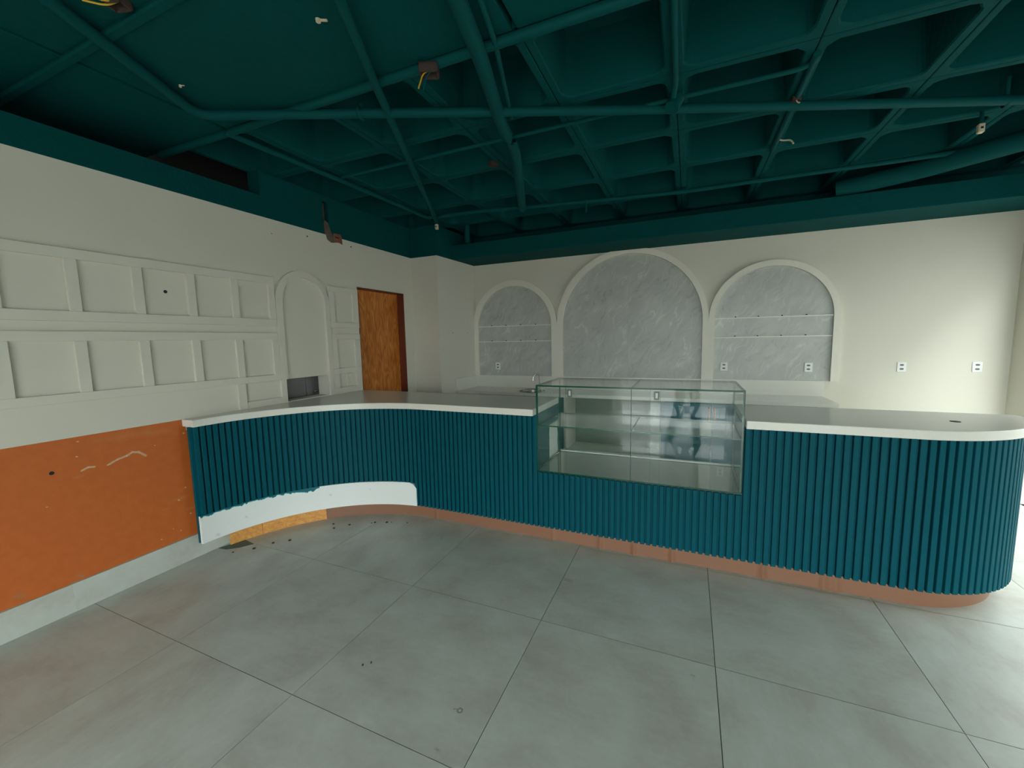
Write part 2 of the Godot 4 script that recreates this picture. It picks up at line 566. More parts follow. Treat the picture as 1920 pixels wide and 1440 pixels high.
func build_floor() -> void:
	var fl := shell("floor", "grey concrete-look porcelain floor of large square tiles")
	part("grout_bed", box(Vector3(-0.9, -0.12, -0.2), Vector3(6.29, -0.006, 8.87)), M.grout, fl)
	var meshes := []
	for r in 4:
		var st := st_new()
		var g := 0.0016
		var b := 0.0012
		var lo := Vector3(g, -0.01, g)
		var hi := Vector3(T - g, 0.0, T - g)
		box_in(st, lo, Vector3(hi.x, -b, hi.z))
		var uv := [Vector2(0, 0), Vector2(1, 0), Vector2(1, 1), Vector2(0, 1)]
		for k in r:
			uv.append(uv.pop_front())
		quad(st, Vector3(lo.x, 0, lo.z), Vector3(hi.x, 0, lo.z), Vector3(hi.x, 0, hi.z), Vector3(lo.x, 0, hi.z), Vector3.UP, uv[0], uv[1], uv[2], uv[3])
		meshes.append(st.commit())
	# tiles that carry stains get a skin of their own: [x, z, kind]
	var marks := [[2.55, 4.138, 0], [2.55, 4.322, 1], [3.483, 3.554, 1], [1.961, 4.098, 2], [1.99, 4.07, 2], [2.715, 3.022, 3]]
	for j in range(-4, 6):
		for i in range(-1, 6):
			var k := (i * 7 + j * 3 + 50) % 4
			var rot := (i * 5 + j * 11 + 60) % 4
			var m: Material = M.tile[k]
			var here := []
			for s in marks:
				var u: float = (s[0] - TX) / T - i
				var v: float = (s[1] - TZ) / T - j
				if u >= 0 and u < 1 and v >= 0 and v < 1:
					here.append([Vector2(u, v) * 512.0, s[2]])
			if not here.is_empty():
				rot = 0
				var im: Image = M.tile_image.get_region(Rect2i((k % 2) * 512, (k / 2) * 512, 512, 512))
				for h in here:
					var p: Vector2 = h[0]
					if h[1] == 0:
						var ring := []
						for a in 17:
							ring.append(p + Vector2(cos(TAU * a / 16), sin(TAU * a / 16)) * 6.0)
						stroke(im, ring, 2.4, Color(0.52, 0.46, 0.36, 0.8), 1.0, 5)
						stroke(im, [p + Vector2(-16, 2), p + Vector2(-10, 0)], 2.5, Color(0.52, 0.46, 0.36, 0.7), 1.0, 6)
					elif h[1] == 1:
						stroke(im, [p, p + Vector2(5, 1)], 5.0, Color(0.55, 0.50, 0.40, 0.6), 1.3, 8)
					elif h[1] == 2:
						stroke(im, [p, p + Vector2(3, 4)], 3.0, Color(0.08, 0.08, 0.08, 0.9), 0.7, 9)
					else:
						for q in 3:
							stroke(im, [p + Vector2(-14 + q * 3, -8 + q * 6), p + Vector2(18 + q * 2, -6 + q * 7)], 1.8, Color(0.46, 0.40, 0.35, 0.7), 1.0, 10 + q)
				m = floor_mat(im)
			part("tile", meshes[rot], m, fl, Vector3(TX + i * T, 0, TZ + j * T))

# ------------------------------------------------------------------ left wall
func build_left_wall() -> void:
	var w := shell("wall_left", "off-white wall with orange lower band and teal top band")
	var st := st_new()
	var X0 := -0.14
	box_in(st, Vector3(X0, 1.071, 2.90), Vector3(0, 2.716, 8.86))
	box_in(st, Vector3(X0, 0, 2.90), Vector3(0, 1.071, 3.50))
	box_in(st, Vector3(X0, 0, 2.41), Vector3(0, 1.08, 2.90))
	box_in(st, Vector3(X0, 1.287, 2.41), Vector3(0, 2.716, 2.90))
	box_in(st, Vector3(X0, 0, 1.93), Vector3(0, 2.716, 2.41))
	box_in(st, Vector3(X0, 2.234, 1.108), Vector3(0, 2.716, 1.93))
	box_in(st, Vector3(X0, 0, 0.90), Vector3(0, 2.716, 1.108))
	part("plaster", st.commit(), M.wall, w)
	# orange lower band
	st = st_new()
	quad(st, Vector3(0, 0.17, 5.1), Vector3(0, 0.17, 3.5), Vector3(0, 1.071, 3.5), Vector3(0, 1.071, 5.1), Vector3.RIGHT, Vector2(0, 0.998), Vector2(1.0, 0.998), Vector2(1.0, 0.008), Vector2(0, 0.008))
	box_in(st, Vector3(X0, 0, 3.5), Vector3(-0.002, 1.071, 5.1))
	part("orange_paint", st.commit(), M.orange_worn, w, Vector3.ZERO, "scuffed orange paint on the lower wall")
	part("orange_paint", box(Vector3(X0, 0, 5.1), Vector3(0, 1.071, 8.86)), M.orange, w, Vector3.ZERO, "orange paint on the lower wall")
	# teal band above, with a chase broken into it
	st = st_new()
	box_in(st, Vector3(X0, 2.716, 3.0), Vector3(0, 2.893, 8.86))
	box_in(st, Vector3(X0, 2.716, 2.335), Vector3(0, 3.10, 3.0))
	box_in(st, Vector3(X0, 2.716, 0.90), Vector3(0, 3.10, 2.268))
	box_in(st, Vector3(X0, 3.04, 2.268), Vector3(0, 3.10, 2.335))
	part("teal_band", st.commit(), M.teal, w, Vector3.ZERO, "teal painted band under the ceiling")
	# broken chase: mortar at the back, hollow brick at its foot
	var ch := part("broken_chase", box(Vector3(-0.13, 2.70, 2.262), Vector3(-0.05, 3.05, 2.34)), M.concrete, w, Vector3.ZERO, "chase hacked into the wall showing grey mortar")
	st = st_new()
	var pts := PackedVector2Array([Vector2(-2.32, 2.735), Vector2(-2.335, 2.80), Vector2(-2.325, 2.86), Vector2(-2.28, 2.84), Vector2(-2.245, 2.76), Vector2(-2.215, 2.70), Vector2(-2.21, 2.655), Vector2(-2.25, 2.648), Vector2(-2.30, 2.67)])
	slab_in(st, pts, Vector3(-0.03, 0, 0), Vector3(0, 0, -1), Vector3.RIGHT, 0.0325)
	part("mortar", st.commit(), M.concrete, ch)
	st = st_new()
	pts = PackedVector2Array([Vector2(-2.215, 2.655), Vector2(-2.218, 2.748), Vector2(-2.125, 2.758), Vector2(-2.105, 2.735), Vector2(-2.10, 2.655), Vector2(-2.15, 2.668)])
	slab_in(st, pts, Vector3(-0.02, 0, 0), Vector3(0, 0, -1), Vector3.RIGHT, 0.022)
	part("hollow_brick", st.commit(), M.brick, ch)
	part("brick_hole", box(Vector3(0.0, 2.708, 2.145), Vector3(0.0032, 2.722, 2.195), 0.001), M.dark, ch)
	# thin chased rectangle and plug holes
	st = st_new()
	box_in(st, Vector3(0, 2.640, 1.715), Vector3(0.002, 2.645, 1.95))
	box_in(st, Vector3(0, 2.640, 1.700), Vector3(0.002, 2.716, 1.706))
	part("plaster_edge", st.commit(), M.board, w)
	part("paint_chip", box(Vector3(0, 0.985, 3.728), Vector3(0.003, 1.071, 3.746), 0.001), M.board, w)
	for h in [[2.649, 2.542, 0.007], [2.591, 2.919, 0.004], [2.658, 1.979, 0.008], [0.881, 4.461, 0.011]]:
		part("plug_hole", lathe([[h[2], 0.0], [h[2], 0.002], [0.0, 0.002]], 10), M.dark, w, Vector3(0, h[0], h[1])).rotation.z = -PI / 2
	var bb := shell("baseboard_left", "pale grey tile skirting along the left wall")
	var zc := [3.30, 5.20, 6.16, 7.06, 7.96, 8.86]
	for i in zc.size() - 1:
		part("skirting_tile", box(Vector3(0.0, 0.0, zc[i] + 0.001), Vector3(0.012, 0.178, zc[i + 1] - 0.001), 0.002), M.skirt, bb)
	# store room behind, with a grey door seen through the hatch
	var back := shell("wall_store", "dark store room behind the left wall")
	st = st_new()
	box_in(st, Vector3(-1.05, 0, -0.2), Vector3(-0.9, 3.6, 9.0))
	box_in(st, Vector3(-0.9, 0, 0.75), Vector3(X0, 3.43, 0.9))
	box_in(st, Vector3(-0.9, 0, 8.7), Vector3(X0, 3.43, 8.86))
	part("plaster", st.commit(), M.store, back)
	var d2 := shell("door_2", "dark grey store room door seen through the hatch")
	part("leaf", box(Vector3(-0.26, 0, 2.20), Vector3(-0.22, 2.1, 2.494), 0.003), M.grey_door, d2)
	part("leaf", box(Vector3(-0.26, 0, 2.502), Vector3(-0.22, 2.1, 3.2), 0.003), M.grey_door, d2)
	var hp := []
	for k in 9:
		var a := PI * k / 8.0
		hp.append(Vector3(-0.215 + sin(a) * 0.03, 1.102 + 0.014 * sin(a), 2.42 - 0.055 * (1 - cos(a)) * 0.5))
	part("lever_handle", tube(hp, 0.008, 10), M.steel, d2, Vector3.ZERO, "chrome lever handle")
	part("jamb", box(Vector3(-0.28, 0, 2.14), Vector3(-0.20, 2.15, 2.195), 0.002), M.grey_door, d2)
	# plywood door
	var d := shell("door_1", "brown plywood door set back in its red-brown frame")
	st = st_new()
	box_in(st, Vector3(-0.135, 0, 1.125), Vector3(-0.105, 2.22, 1.915))
	quad(st, Vector3(-0.1, 0, 1.92), Vector3(-0.1, 0, 1.118), Vector3(-0.1, 2.226, 1.118), Vector3(-0.1, 2.226, 1.92), Vector3.RIGHT)
	part("leaf", st.commit(), M.plywood, d)
	part("jamb", box(Vector3(-0.14, 0, 1.108), Vector3(0.001, 2.234, 1.121), 0.001), M.jamb, d)
	part("jamb", box(Vector3(-0.14, 0, 1.917), Vector3(0.001, 2.234, 1.93), 0.001), M.jamb, d)
	part("head", box(Vector3(-0.14, 2.222, 1.121), Vector3(0.001, 2.234, 1.917), 0.001), M.jamb, d)

# ------------------------------------------------------------------ back wall, column, beam
func build_back_wall() -> void:
	var w := shell("wall_back", "off-white back wall")
	part("plaster", box(Vector3(-0.9, 0, -0.2), Vector3(6.5, 2.75, 0)), M.wall, w)
	part("teal_band", box(Vector3(-0.9, 2.75, -0.2), Vector3(6.5, 3.45, 0)), M.teal, w)
	var c := shell("wall_column", "white corner column with a teal top")
	var poly := PackedVector2Array([Vector2(-0.14, -0.01), Vector2(-0.14, 0.918), Vector2(0.406, 0.918), Vector2(0.456, -0.01)])
	part("plaster", prism(poly, [[0.0, 0.0], [2.716, 0.0]]), M.wall, c)
	part("teal_top", prism(poly, [[2.716, 0.0], [3.098, 0.0]]), M.teal, c)
	for z in [0.613, 0.24]:
		part("plug_hole", lathe([[0.006, 0.0], [0.006, 0.003], [0.0, 0.003]], 10), M.dark, c, Vector3(0.456 - z * 0.0535 + 0.001, 1.723, z)).rotation.z = -PI / 2
	var b := shell("trim_1", "teal beam along the top of the back wall")
	part("beam", box(Vector3(0.42, 2.716, 0.0), Vector3(6.5, 2.905, 0.57), 0.004), M.teal, b)
	var r := shell("wall_right", "short return wall at the right end of the back wall")
	part("plaster", box(Vector3(6.29, 0, 0), Vector3(6.5, 2.716, 0.32)), M.wall, r)

# ------------------------------------------------------------------ open shop front to the right and behind the camera
func build_open_front() -> void:
	var f := shell("wall_front", "open shop front with posts and a header")
	var st := st_new()
	box_in(st, Vector3(6.29, 2.55, 0.32), Vector3(6.5, 3.45, 9.07))
	box_in(st, Vector3(-0.14, 2.5, 8.86), Vector3(6.29, 3.45, 9.07))
	part("header", st.commit(), M.teal, f)
	part("side_wall", box(Vector3(6.29, 0, 3.0), Vector3(6.5, 2.55, 8.86)), M.wall, f)
	part("pier", box(Vector3(-0.14, 0, 8.86), Vector3(1.9, 2.5, 9.07)), M.wall, f)
	for p in [Vector2(6.4, 8.96), Vector2(4.4, 8.96)]:
		part("post", box(Vector3(p.x - 0.05, 0, p.y - 0.05), Vector3(p.x + 0.05, 2.55, p.y + 0.05), 0.005), M.frame, f)
	var nb := shell("wall_neighbour", "pale rendered wall of the neighbouring building outside")
	part("render", box(Vector3(9.2, -0.13, -6), Vector3(9.6, 5.5, 12)), M.neighbour, nb)
	var g := shell("floor_pavement", "pale pavement outside")
	part("slab", box(Vector3(-60, -0.4, -60), Vector3(70, -0.13, 70)), M.pavement, g)
	part("kerb_slab", box(Vector3(6.30, -0.125, -8), Vector3(14, -0.02, 14)), M.pavement, g)
	part("kerb_slab", box(Vector3(-4, -0.125, 8.88), Vector3(6.29, -0.02, 14)), M.pavement, g)

# ------------------------------------------------------------------ coffered ceiling
func round_square(h: float, r: float, y: float) -> Array:
	var out := []
	for c in 4:
		var a0 := PI * 0.5 * c
		var k := Vector2(h - r, h - r)
		if c == 1 or c == 2:
			k.x = -k.x
		if c == 2 or c == 3:
			k.y = -k.y
		for s in 6:
			var a := a0 + PI * 0.5 * s / 5.0
			out.append(Vector3(k.x + cos(a) * r, y, k.y + sin(a) * r))
	return out

func coffer_mesh(sd: int) -> ArrayMesh:
	var rr := RandomNumberGenerator.new()
	rr.seed = sd
	var st := st_new()
	var rings := [round_square(0.3425, 0.003, 3.16), round_square(0.3425, 0.003, 3.103), round_square(0.338, 0.004, 3.10), round_square(0.304, 0.075, 3.10), round_square(0.297, 0.075, 3.108), round_square(0.262, 0.06, 3.42)]
	for k in 24:
		var w := rr.randf_range(-0.004, 0.004)
		var d := Vector3(signf(rings[3][k].x), 0, signf(rings[3][k].z)) * w
		rings[3][k] += d
		rings[4][k] += d
	for q in rings.size() - 1:
		for k in 24:
			var j := (k + 1) % 24
			var a: Vector3 = rings[q][k]
			var b: Vector3 = rings[q][j]
			var c: Vector3 = rings[q + 1][j]
			var d: Vector3 = rings[q + 1][k]
			var mid := (a + b + c + d) * 0.25
			var n := (c - a).cross(d - b).normalized()
			var want := Vector3(-mid.x, 0, -mid.z) if q >= 3 else (Vector3(mid.x, 0, mid.z) if q == 0 else Vector3.DOWN)
			if n.dot(want) < 0:
				n = -n
			quad(st, a, b, c, d, n)
	var top: Array = rings[-1]
	for k in range(1, 23):
		tri(st, [top[0], top[k], top[k + 1]], [Vector3.DOWN, Vector3.DOWN, Vector3.DOWN], [Vector2.ZERO, Vector2.ZERO, Vector2.ZERO])
	return st.commit()

func build_ceiling() -> void:
	var c := shell("ceiling", "teal painted coffered concrete ceiling")
	part("slab", box(Vector3(-1.05, 3.43, -0.7), Vector3(6.9, 3.65, 9.07)), M.teal, c)
	part("rib_core", ribs_core(), M.teal, c)
	var forms := [coffer_mesh(1), coffer_mesh(2), coffer_mesh(3)]
	for i in range(-1, 9):
		for j in range(-1, 5):
			part("coffer", forms[(i * 2 + j + 9) % 3], M.teal, c, Vector3(0.56 + 0.69 * i + 0.345, 0, 0.07 + 0.69 * j + 0.345))
	# flat soffit nearer the shop front, in boards with open joints
	var xs := [-0.9, 0.448, 2.62, 4.70, 6.9]
	for i in 4:
		part("soffit_board", box(Vector3(xs[i] + 0.014, 3.10, 3.535), Vector3(xs[i + 1] - 0.014, 3.16, 6.30), 0.003), M.teal, c)
		part("soffit_board", box(Vector3(xs[i] + 0.008, 3.10, 6.306), Vector3(xs[i + 1] - 0.008, 3.16, 9.0), 0.003), M.teal, c)
	part("batten", box(Vector3(-0.9, 3.075, 4.31), Vector3(1.5, 3.102, 4.36), 0.008), M.teal, c)

func ribs_core() -> ArrayMesh:
	var st := st_new()
	for i in range(0, 10):
		var x := 0.56 + 0.69 * (i - 1)
		box_in(st, Vector3(x - 0.015, 3.112, -0.62), Vector3(x + 0.015, 3.43, 3.53))
	for j in range(-1, 6):
		var z := 0.07 + 0.69 * j
		box_in(st, Vector3(-0.13, 3.112, z - 0.015), Vector3(6.8, 3.43, z + 0.015))
	return st.commit()

# ------------------------------------------------------------------ panelling on the left wall
func build_panelling() -> void:
	var t := shell("trim_2", "white frame panelling with two rows of square recesses")
	var D := 0.022
	var rail := func(p: Node3D, n: String, y0: float, y1: float, z0: float, z1: float):
		part(n, box(Vector3(0, y0, z0), Vector3(D, y1, z1), 0.002), M.board, p)
	var zN := 3.011 + 0.3214 * 8 - 0.002
	for y in [[2.145, 2.206], [1.7735, 1.834], [1.655, 1.714], [1.287, 1.342]]:
		rail.call(t, "rail", y[0], y[1], 2.952, zN)
	for k in 9:
		var z0 := 3.011 + 0.3214 * k - 0.0584
		if k == 0:
			z0 = 2.952
		for y in [[1.834, 2.145], [1.342, 1.655]]:
			rail.call(t, "stile", y[0], y[1], z0, 3.011 + 0.3214 * k)
	rail.call(t, "stile", 1.072, 1.287, 3.281, 3.349)
	rail.call(t, "stile", 1.072, 1.287, 2.900, 2.957)
	rail.call(t, "rail", 1.072, 1.130, 2.957, 3.281)
	rail.call(t, "rail", 1.2825, 1.287, 2.957, 3.281)
	# drill hole and smear in one recess
	part("drill_hole", lathe([[0.012, 0.0], [0.012, 0.0015], [0.0, 0.0015]], 10), M.dark, t, Vector3(0, 1.999, 3.782)).rotation.z = -PI / 2
	# arched niche frame
	var a := shell("trim_3", "white arch moulding above the hatch")
	var st := st_new()
	var poly := PackedVector2Array()
	poly.append(Vector2(-2.950, 1.287))
	for k in 25:
		var g := PI - PI * k / 24.0
		poly.append(Vector2(-2.6515 + cos(g) * 0.2975, 2.003 + sin(g) * 0.2975))
	poly.append(Vector2(-2.354, 1.072))
	poly.append(Vector2(-2.404, 1.072))
	for k in 25:
		var g := PI * k / 24.0
		poly.append(Vector2(-2.6445 + cos(g) * 0.2405, 2.0 + sin(g) * 0.2405))
	poly.append(Vector2(-2.885, 1.287))
	slab_in(st, poly, Vector3(0, 0, 0), Vector3(0, 0, -1), Vector3.RIGHT, 0.026)
	part("arch_frame", st.commit(), M.board, a)
	# narrow panel between arch and door
	var p := shell("trim_4", "narrow white panel of three recesses beside the plywood door")
	for y in [[2.142, 2.199], [1.7735, 1.829], [1.651, 1.706], [1.282, 1.343], [1.072, 1.136]]:
		rail.call(p, "rail", y[0], y[1], 1.945, 2.352)
	for y in [[1.829, 2.142], [1.343, 1.651], [1.136, 1.282]]:
		rail.call(p, "stile", y[0], y[1], 1.945, 2.028)
		rail.call(p, "stile", y[0], y[1], 2.274, 2.352)
	part("outlet_plate", box(Vector3(0, 1.145, 2.075), Vector3(0.008, 1.275, 2.165), 0.003), M.board, p, Vector3.ZERO, "painted over wall outlet")
	for k in 3:
		part("outlet_socket", box(Vector3(0.006, 1.162 + 0.037 * k, 2.10), Vector3(0.012, 1.182 + 0.037 * k, 2.14), 0.003), M.board, p)

# ------------------------------------------------------------------ the three marble arches
func arch_poly(x0: float, x1: float, y0: float, spring: float, clip := 9.0) -> PackedVector2Array:
	var p := PackedVector2Array()
	var r := (x1 - x0) * 0.5
	var cx := (x0 + x1) * 0.5
	p.append(Vector2(x0, y0))
	for k in 41:
		var g := PI - PI * k / 40.0
		p.append(Vector2(cx + cos(g) * r, minf(spring + sin(g) * r, clip)))
	p.append(Vector2(x1, y0))
	return p

func build_arches() -> void:
	var data := [
		["arch_panel", "left marble arch above the sink, smaller, with two thin shelf rails", 0.512, 1.667, 1.800, 0.0795, 0.0795, true],
		["arch_panel", "tall central marble arch, largest of the three, without shelf rails", 1.826, 3.579, 1.795, 0.0795, 0.0655, false],
		["arch_panel", "right marble arch with two thin shelf rails and two outlets", 3.710, 4.870, 1.800, 0.0655, 0.0655, true]]
	for a in data:
		var x0: float = a[2]
		var x1: float = a[3]
		var t := thing(a[0], a[1], "arch panel", Vector3((x0 + x1) * 0.5, 1.085, 0.0), 0.0, "marble arches on the back wall")
		var o := -t.position
		var st := st_new()
		# two marble slabs with a joint
		var full := arch_poly(x0 + 0.001, x1 - 0.001, 1.0855, a[4], 2.712)
		if a[7]:
			slab_in(st, full, Vector3.ZERO, Vector3.RIGHT, Vector3.BACK, 0.008)
			part("marble_slab", st.commit(), M.marble, t, o)
		else:
			for s in 2:
				st = st_new()
				var cut := PackedVector2Array([Vector2(0, 0), Vector2(2.7025, 0), Vector2(2.7025, 4), Vector2(0, 4)])
				if s == 1:
					cut = PackedVector2Array([Vector2(2.704, 0), Vector2(6, 0), Vector2(6, 4), Vector2(2.704, 4)])
				for q in Geometry2D.intersect_polygons(full, cut):
					slab_in(st, q, Vector3.ZERO, Vector3.RIGHT, Vector3.BACK, 0.008)
				part("marble_slab", st.commit(), M.marble, t, o)
		# frame: the band between two arches
		st = st_new()
		var inner := arch_poly(x0, x1, 1.0855, a[4])
		var band := PackedVector2Array()
		var outer := arch_poly(x0 - a[5], x1 + a[6], 1.0855 if not a[0] == "" else 1.0855, a[4], 2.714)
		band.append_array(outer)
		inner.reverse()
		for q in inner:
			band.append(Vector2(q.x, minf(q.y, 2.708)))
		slab_in(st, band, Vector3.ZERO, Vector3.RIGHT, Vector3.BACK, 0.042)
		part("frame", st.commit(), M.arch, t, o)
		if a[7]:
			for y in [1.811, 1.587]:
				part("shelf_rail", box(Vector3(x0, y - 0.006, 0.006), Vector3(x1, y + 0.006, 0.022), 0.001), M.rail, t, o)
				for k in 4:
					part("peg", box(Vector3(x0 + (x1 - x0) * (0.19 + 0.2 * k) - 0.007, y + 0.006, 0.006), Vector3(x0 + (x1 - x0) * (0.19 + 0.2 * k) + 0.007, y + 0.018, 0.02), 0.002), M.dark, t, o)

# ------------------------------------------------------------------ counter
func path_arc(o: float, a0: float, a1: float, n: int) -> PackedVector2Array:   # left concave arc, degrees
	var p := PackedVector2Array()
	for k in n + 1:
		var a := deg_to_rad(lerpf(a0, a1, float(k) / n))
		p.append(Vector2(1.31 + cos(a) * (1.2 + o), 3.80 + sin(a) * (1.2 + o)))
	return p

func path_end(o: float, a0: float, a1: float, n: int) -> PackedVector2Array:   # right convex arc
	var p := PackedVector2Array()
	for k in n + 1:
		var a := deg_to_rad(lerpf(a0, a1, float(k) / n))
		p.append(Vector2(4.62 + cos(a) * (0.71 - o), 1.89 + sin(a) * (0.71 - o)))
	return p

func build_counter() -> void:
	var c := thing("bar_counter", "long curved cafe counter clad in vertical teal slats", "counter")
	# carcass panels behind the slats
	var p := path_arc(0.022, 181.2, 270, 40)
	p.append_array(PackedVector2Array([Vector2(2.345, 2.578), Vector2(2.345, 1.95), Vector2(0.03, 1.95), Vector2(0.03, 3.477)]))
	var inner := path_arc(0.047, 195, 181.2, 8)
	p.append_array(inner)
	part("carcass", prism(p, [[0.13, 0.0], [1.018, 0.0]]), M.slat, c)
	p = PackedVector2Array([Vector2(3.775, 1.95), Vector2(3.775, 2.578)])
	p.append_array(path_end(0.022, 90, 6, 24))
	p.append(Vector2(5.29, 1.95))
	part("carcass", prism(p, [[0.13, 0.0], [1.018, 0.0]]), M.slat, c)
	part("carcass", box(Vector3(2.345, 0.13, 1.95), Vector3(3.775, 0.568, 2.578)), M.slat, c)
	# kick plinth
	part("plinth_core", prism(plinth_poly(0.10, 225.0), [[0.0, 0.0], [0.13, 0.0]]), M.grout, c)
	part("plinth", plinth_strip(225.0), M.salmon, c, Vector3.ZERO, "salmon laminate plinth with buckled wrinkles")
	# plywood piece of the plinth
	for seg in [[191.5, 202.0], [202.15, 224.9]]:
		var st := st_new()
		curved_board(st, 0.075, 0.093, seg[0], seg[1], 0.0, func(_a): return 0.125, 16)
		part("plywood_plinth", st.commit(), M.pale_ply, c, Vector3.ZERO, "bare plywood plinth board")
	# white bare strip under the slats
	var sst := st_new()
	curved_board(sst, -0.006, 0.016, 181.2, 265.0, 0.128, func(a): return 0.342 - 0.05 * pow(clampf((a - 261.0) / 4.0, 0.0, 1.0), 3.0), 60)
	part("bare_strip", sst.commit(), M.strip, c, Vector3.ZERO, "unpainted white strip below the slats, teal paint on its edge")
	# slats, one by one
	var pitch := 0.042
	var full := slat_mesh(0.128, 1.018)
	var short_left := slat_mesh(0.338, 1.018, 0.0152)
	var short_mid := slat_mesh(0.128, 0.574)
	var arc_len := deg_to_rad(88.2) * 1.2
	var n := int(arc_len / pitch)
	for k in n:
		var a := deg_to_rad(270.0) - (k + 0.5) * arc_len / n / 1.2
		var o := part("slat", short_left if rad_to_deg(a) < 264.6 else full, M.slat, c, Vector3(1.31 + cos(a) * 1.2, 0, 3.80 + sin(a) * 1.2))
		o.rotation.y = atan2(-cos(a), -sin(a))
	var m := int((4.62 - 1.31) / pitch)
	for k in m:
		var x := 1.31 + (k + 0.5) * (4.62 - 1.31) / m
		part("slat", short_mid if x > 2.352 and x < 3.770 else full, M.slat, c, Vector3(x, 0, 2.60))
	var end_len := deg_to_rad(85.0) * 0.71
	n = int(end_len / pitch)
	for k in n:
		var a := deg_to_rad(90.0) - (k + 0.5) * end_len / n / 0.71
		var o := part("slat", full, M.slat, c, Vector3(4.62 + cos(a) * 0.71, 0, 1.89 + sin(a) * 0.71))
		o.rotation.y = atan2(cos(a), sin(a))
	# bare strip on the counter side seen through the case
	var st := st_new()
	var strip := PackedVector2Array()
	for k in 13:
		strip.append(Vector2(-2.232 + 0.004 * sin(k * 1.9), 0.57 + 0.30 * k / 12.0))
	for k in 13:
		strip.append(Vector2(-2.000 + 0.006 * sin(k * 1.3 + 1.0), 0.87 - 0.30 * k / 12.0))
	slab_in(st, strip, Vector3(2.345, 0, 0), Vector3(0, 0, -1), Vector3.RIGHT, 0.002)
	part("bare_patch", st.commit(), M.white, c, Vector3.ZERO, "unpainted white strip inside the case recess")
	part("end_bracket", box(Vector3(0.03, 1.003, 3.68), Vector3(0.085, 1.018, 3.745), 0.002), M.socket, c, Vector3.ZERO, "grey bracket under the countertop end")

func plinth_poly(o: float, a0: float) -> PackedVector2Array:
	var p := path_arc(o, a0, 270, 30)
	p.append_array(path_end(o, 90, 10, 20))
	p.append_array(PackedVector2Array([Vector2(5.1, 2.05), Vector2(0.03, 2.05), Vector2(0.03, 2.9)]))
	return p

func plinth_strip(a0: float) -> ArrayMesh:
	var line := path_arc(0.075, a0, 270, 40)
	for k in range(1, 331):
		line.append(Vector2(1.31 + 0.01 * k, 2.525))
	line.append_array(path_end(0.075, 89, 4, 30))
	var bumps := [[1.356, 0.008, 0.012], [2.465, 0.010, 0.015], [2.844, 0.016, 0.014], [3.093, 0.015, 0.014], [3.356, 0.018, 0.016], [3.918, 0.018, 0.017], [4.25, 0.016, 0.02], [4.31, 0.012, 0.02]]
	var face := []
	for i in line.size():
		var a := line[maxi(i - 1, 0)]
		var b := line[mini(i + 1, line.size() - 1)]
		var d := (b - a).normalized()
		var nn := Vector2(-d.y, d.x)
		var w := 0.0
		for q in bumps:
			if absf(line[i].y - 2.525) < 0.02:
				w += q[1] * exp(-pow((line[i].x - q[0]) / q[2], 2.0))
		face.append([line[i], nn, w])
	var st := st_new()
	var rows := [[0.0, 1.0], [0.05, 0.9], [0.10, 0.55], [0.134, 0.25]]
	for r in rows.size() - 1:
		for i in face.size() - 1:
			var q := []
			var nn := []
			var uv := []
			for e in [[i, r], [i + 1, r], [i + 1, r + 1], [i, r + 1]]:
				var f: Array = face[e[0]]
				var at: Vector2 = f[0] + f[1] * f[2] * rows[e[1]][1]
				q.append(Vector3(at.x, rows[e[1]][0], at.y))
				var i0 := maxi(e[0] - 1, 0)
				var i1 := mini(e[0] + 1, face.size() - 1)
				var pa: Vector2 = face[i0][0] + face[i0][1] * face[i0][2] * rows[e[1]][1]
				var pb: Vector2 = face[i1][0] + face[i1][1] * face[i1][2] * rows[e[1]][1]
				var t := (pb - pa).normalized()
				nn.append(Vector3(-t.y, 0, t.x))
				uv.append(Vector2(e[0] * 0.01, rows[e[1]][0]))
			quadn(st, q, nn, uv)
	return st.commit()

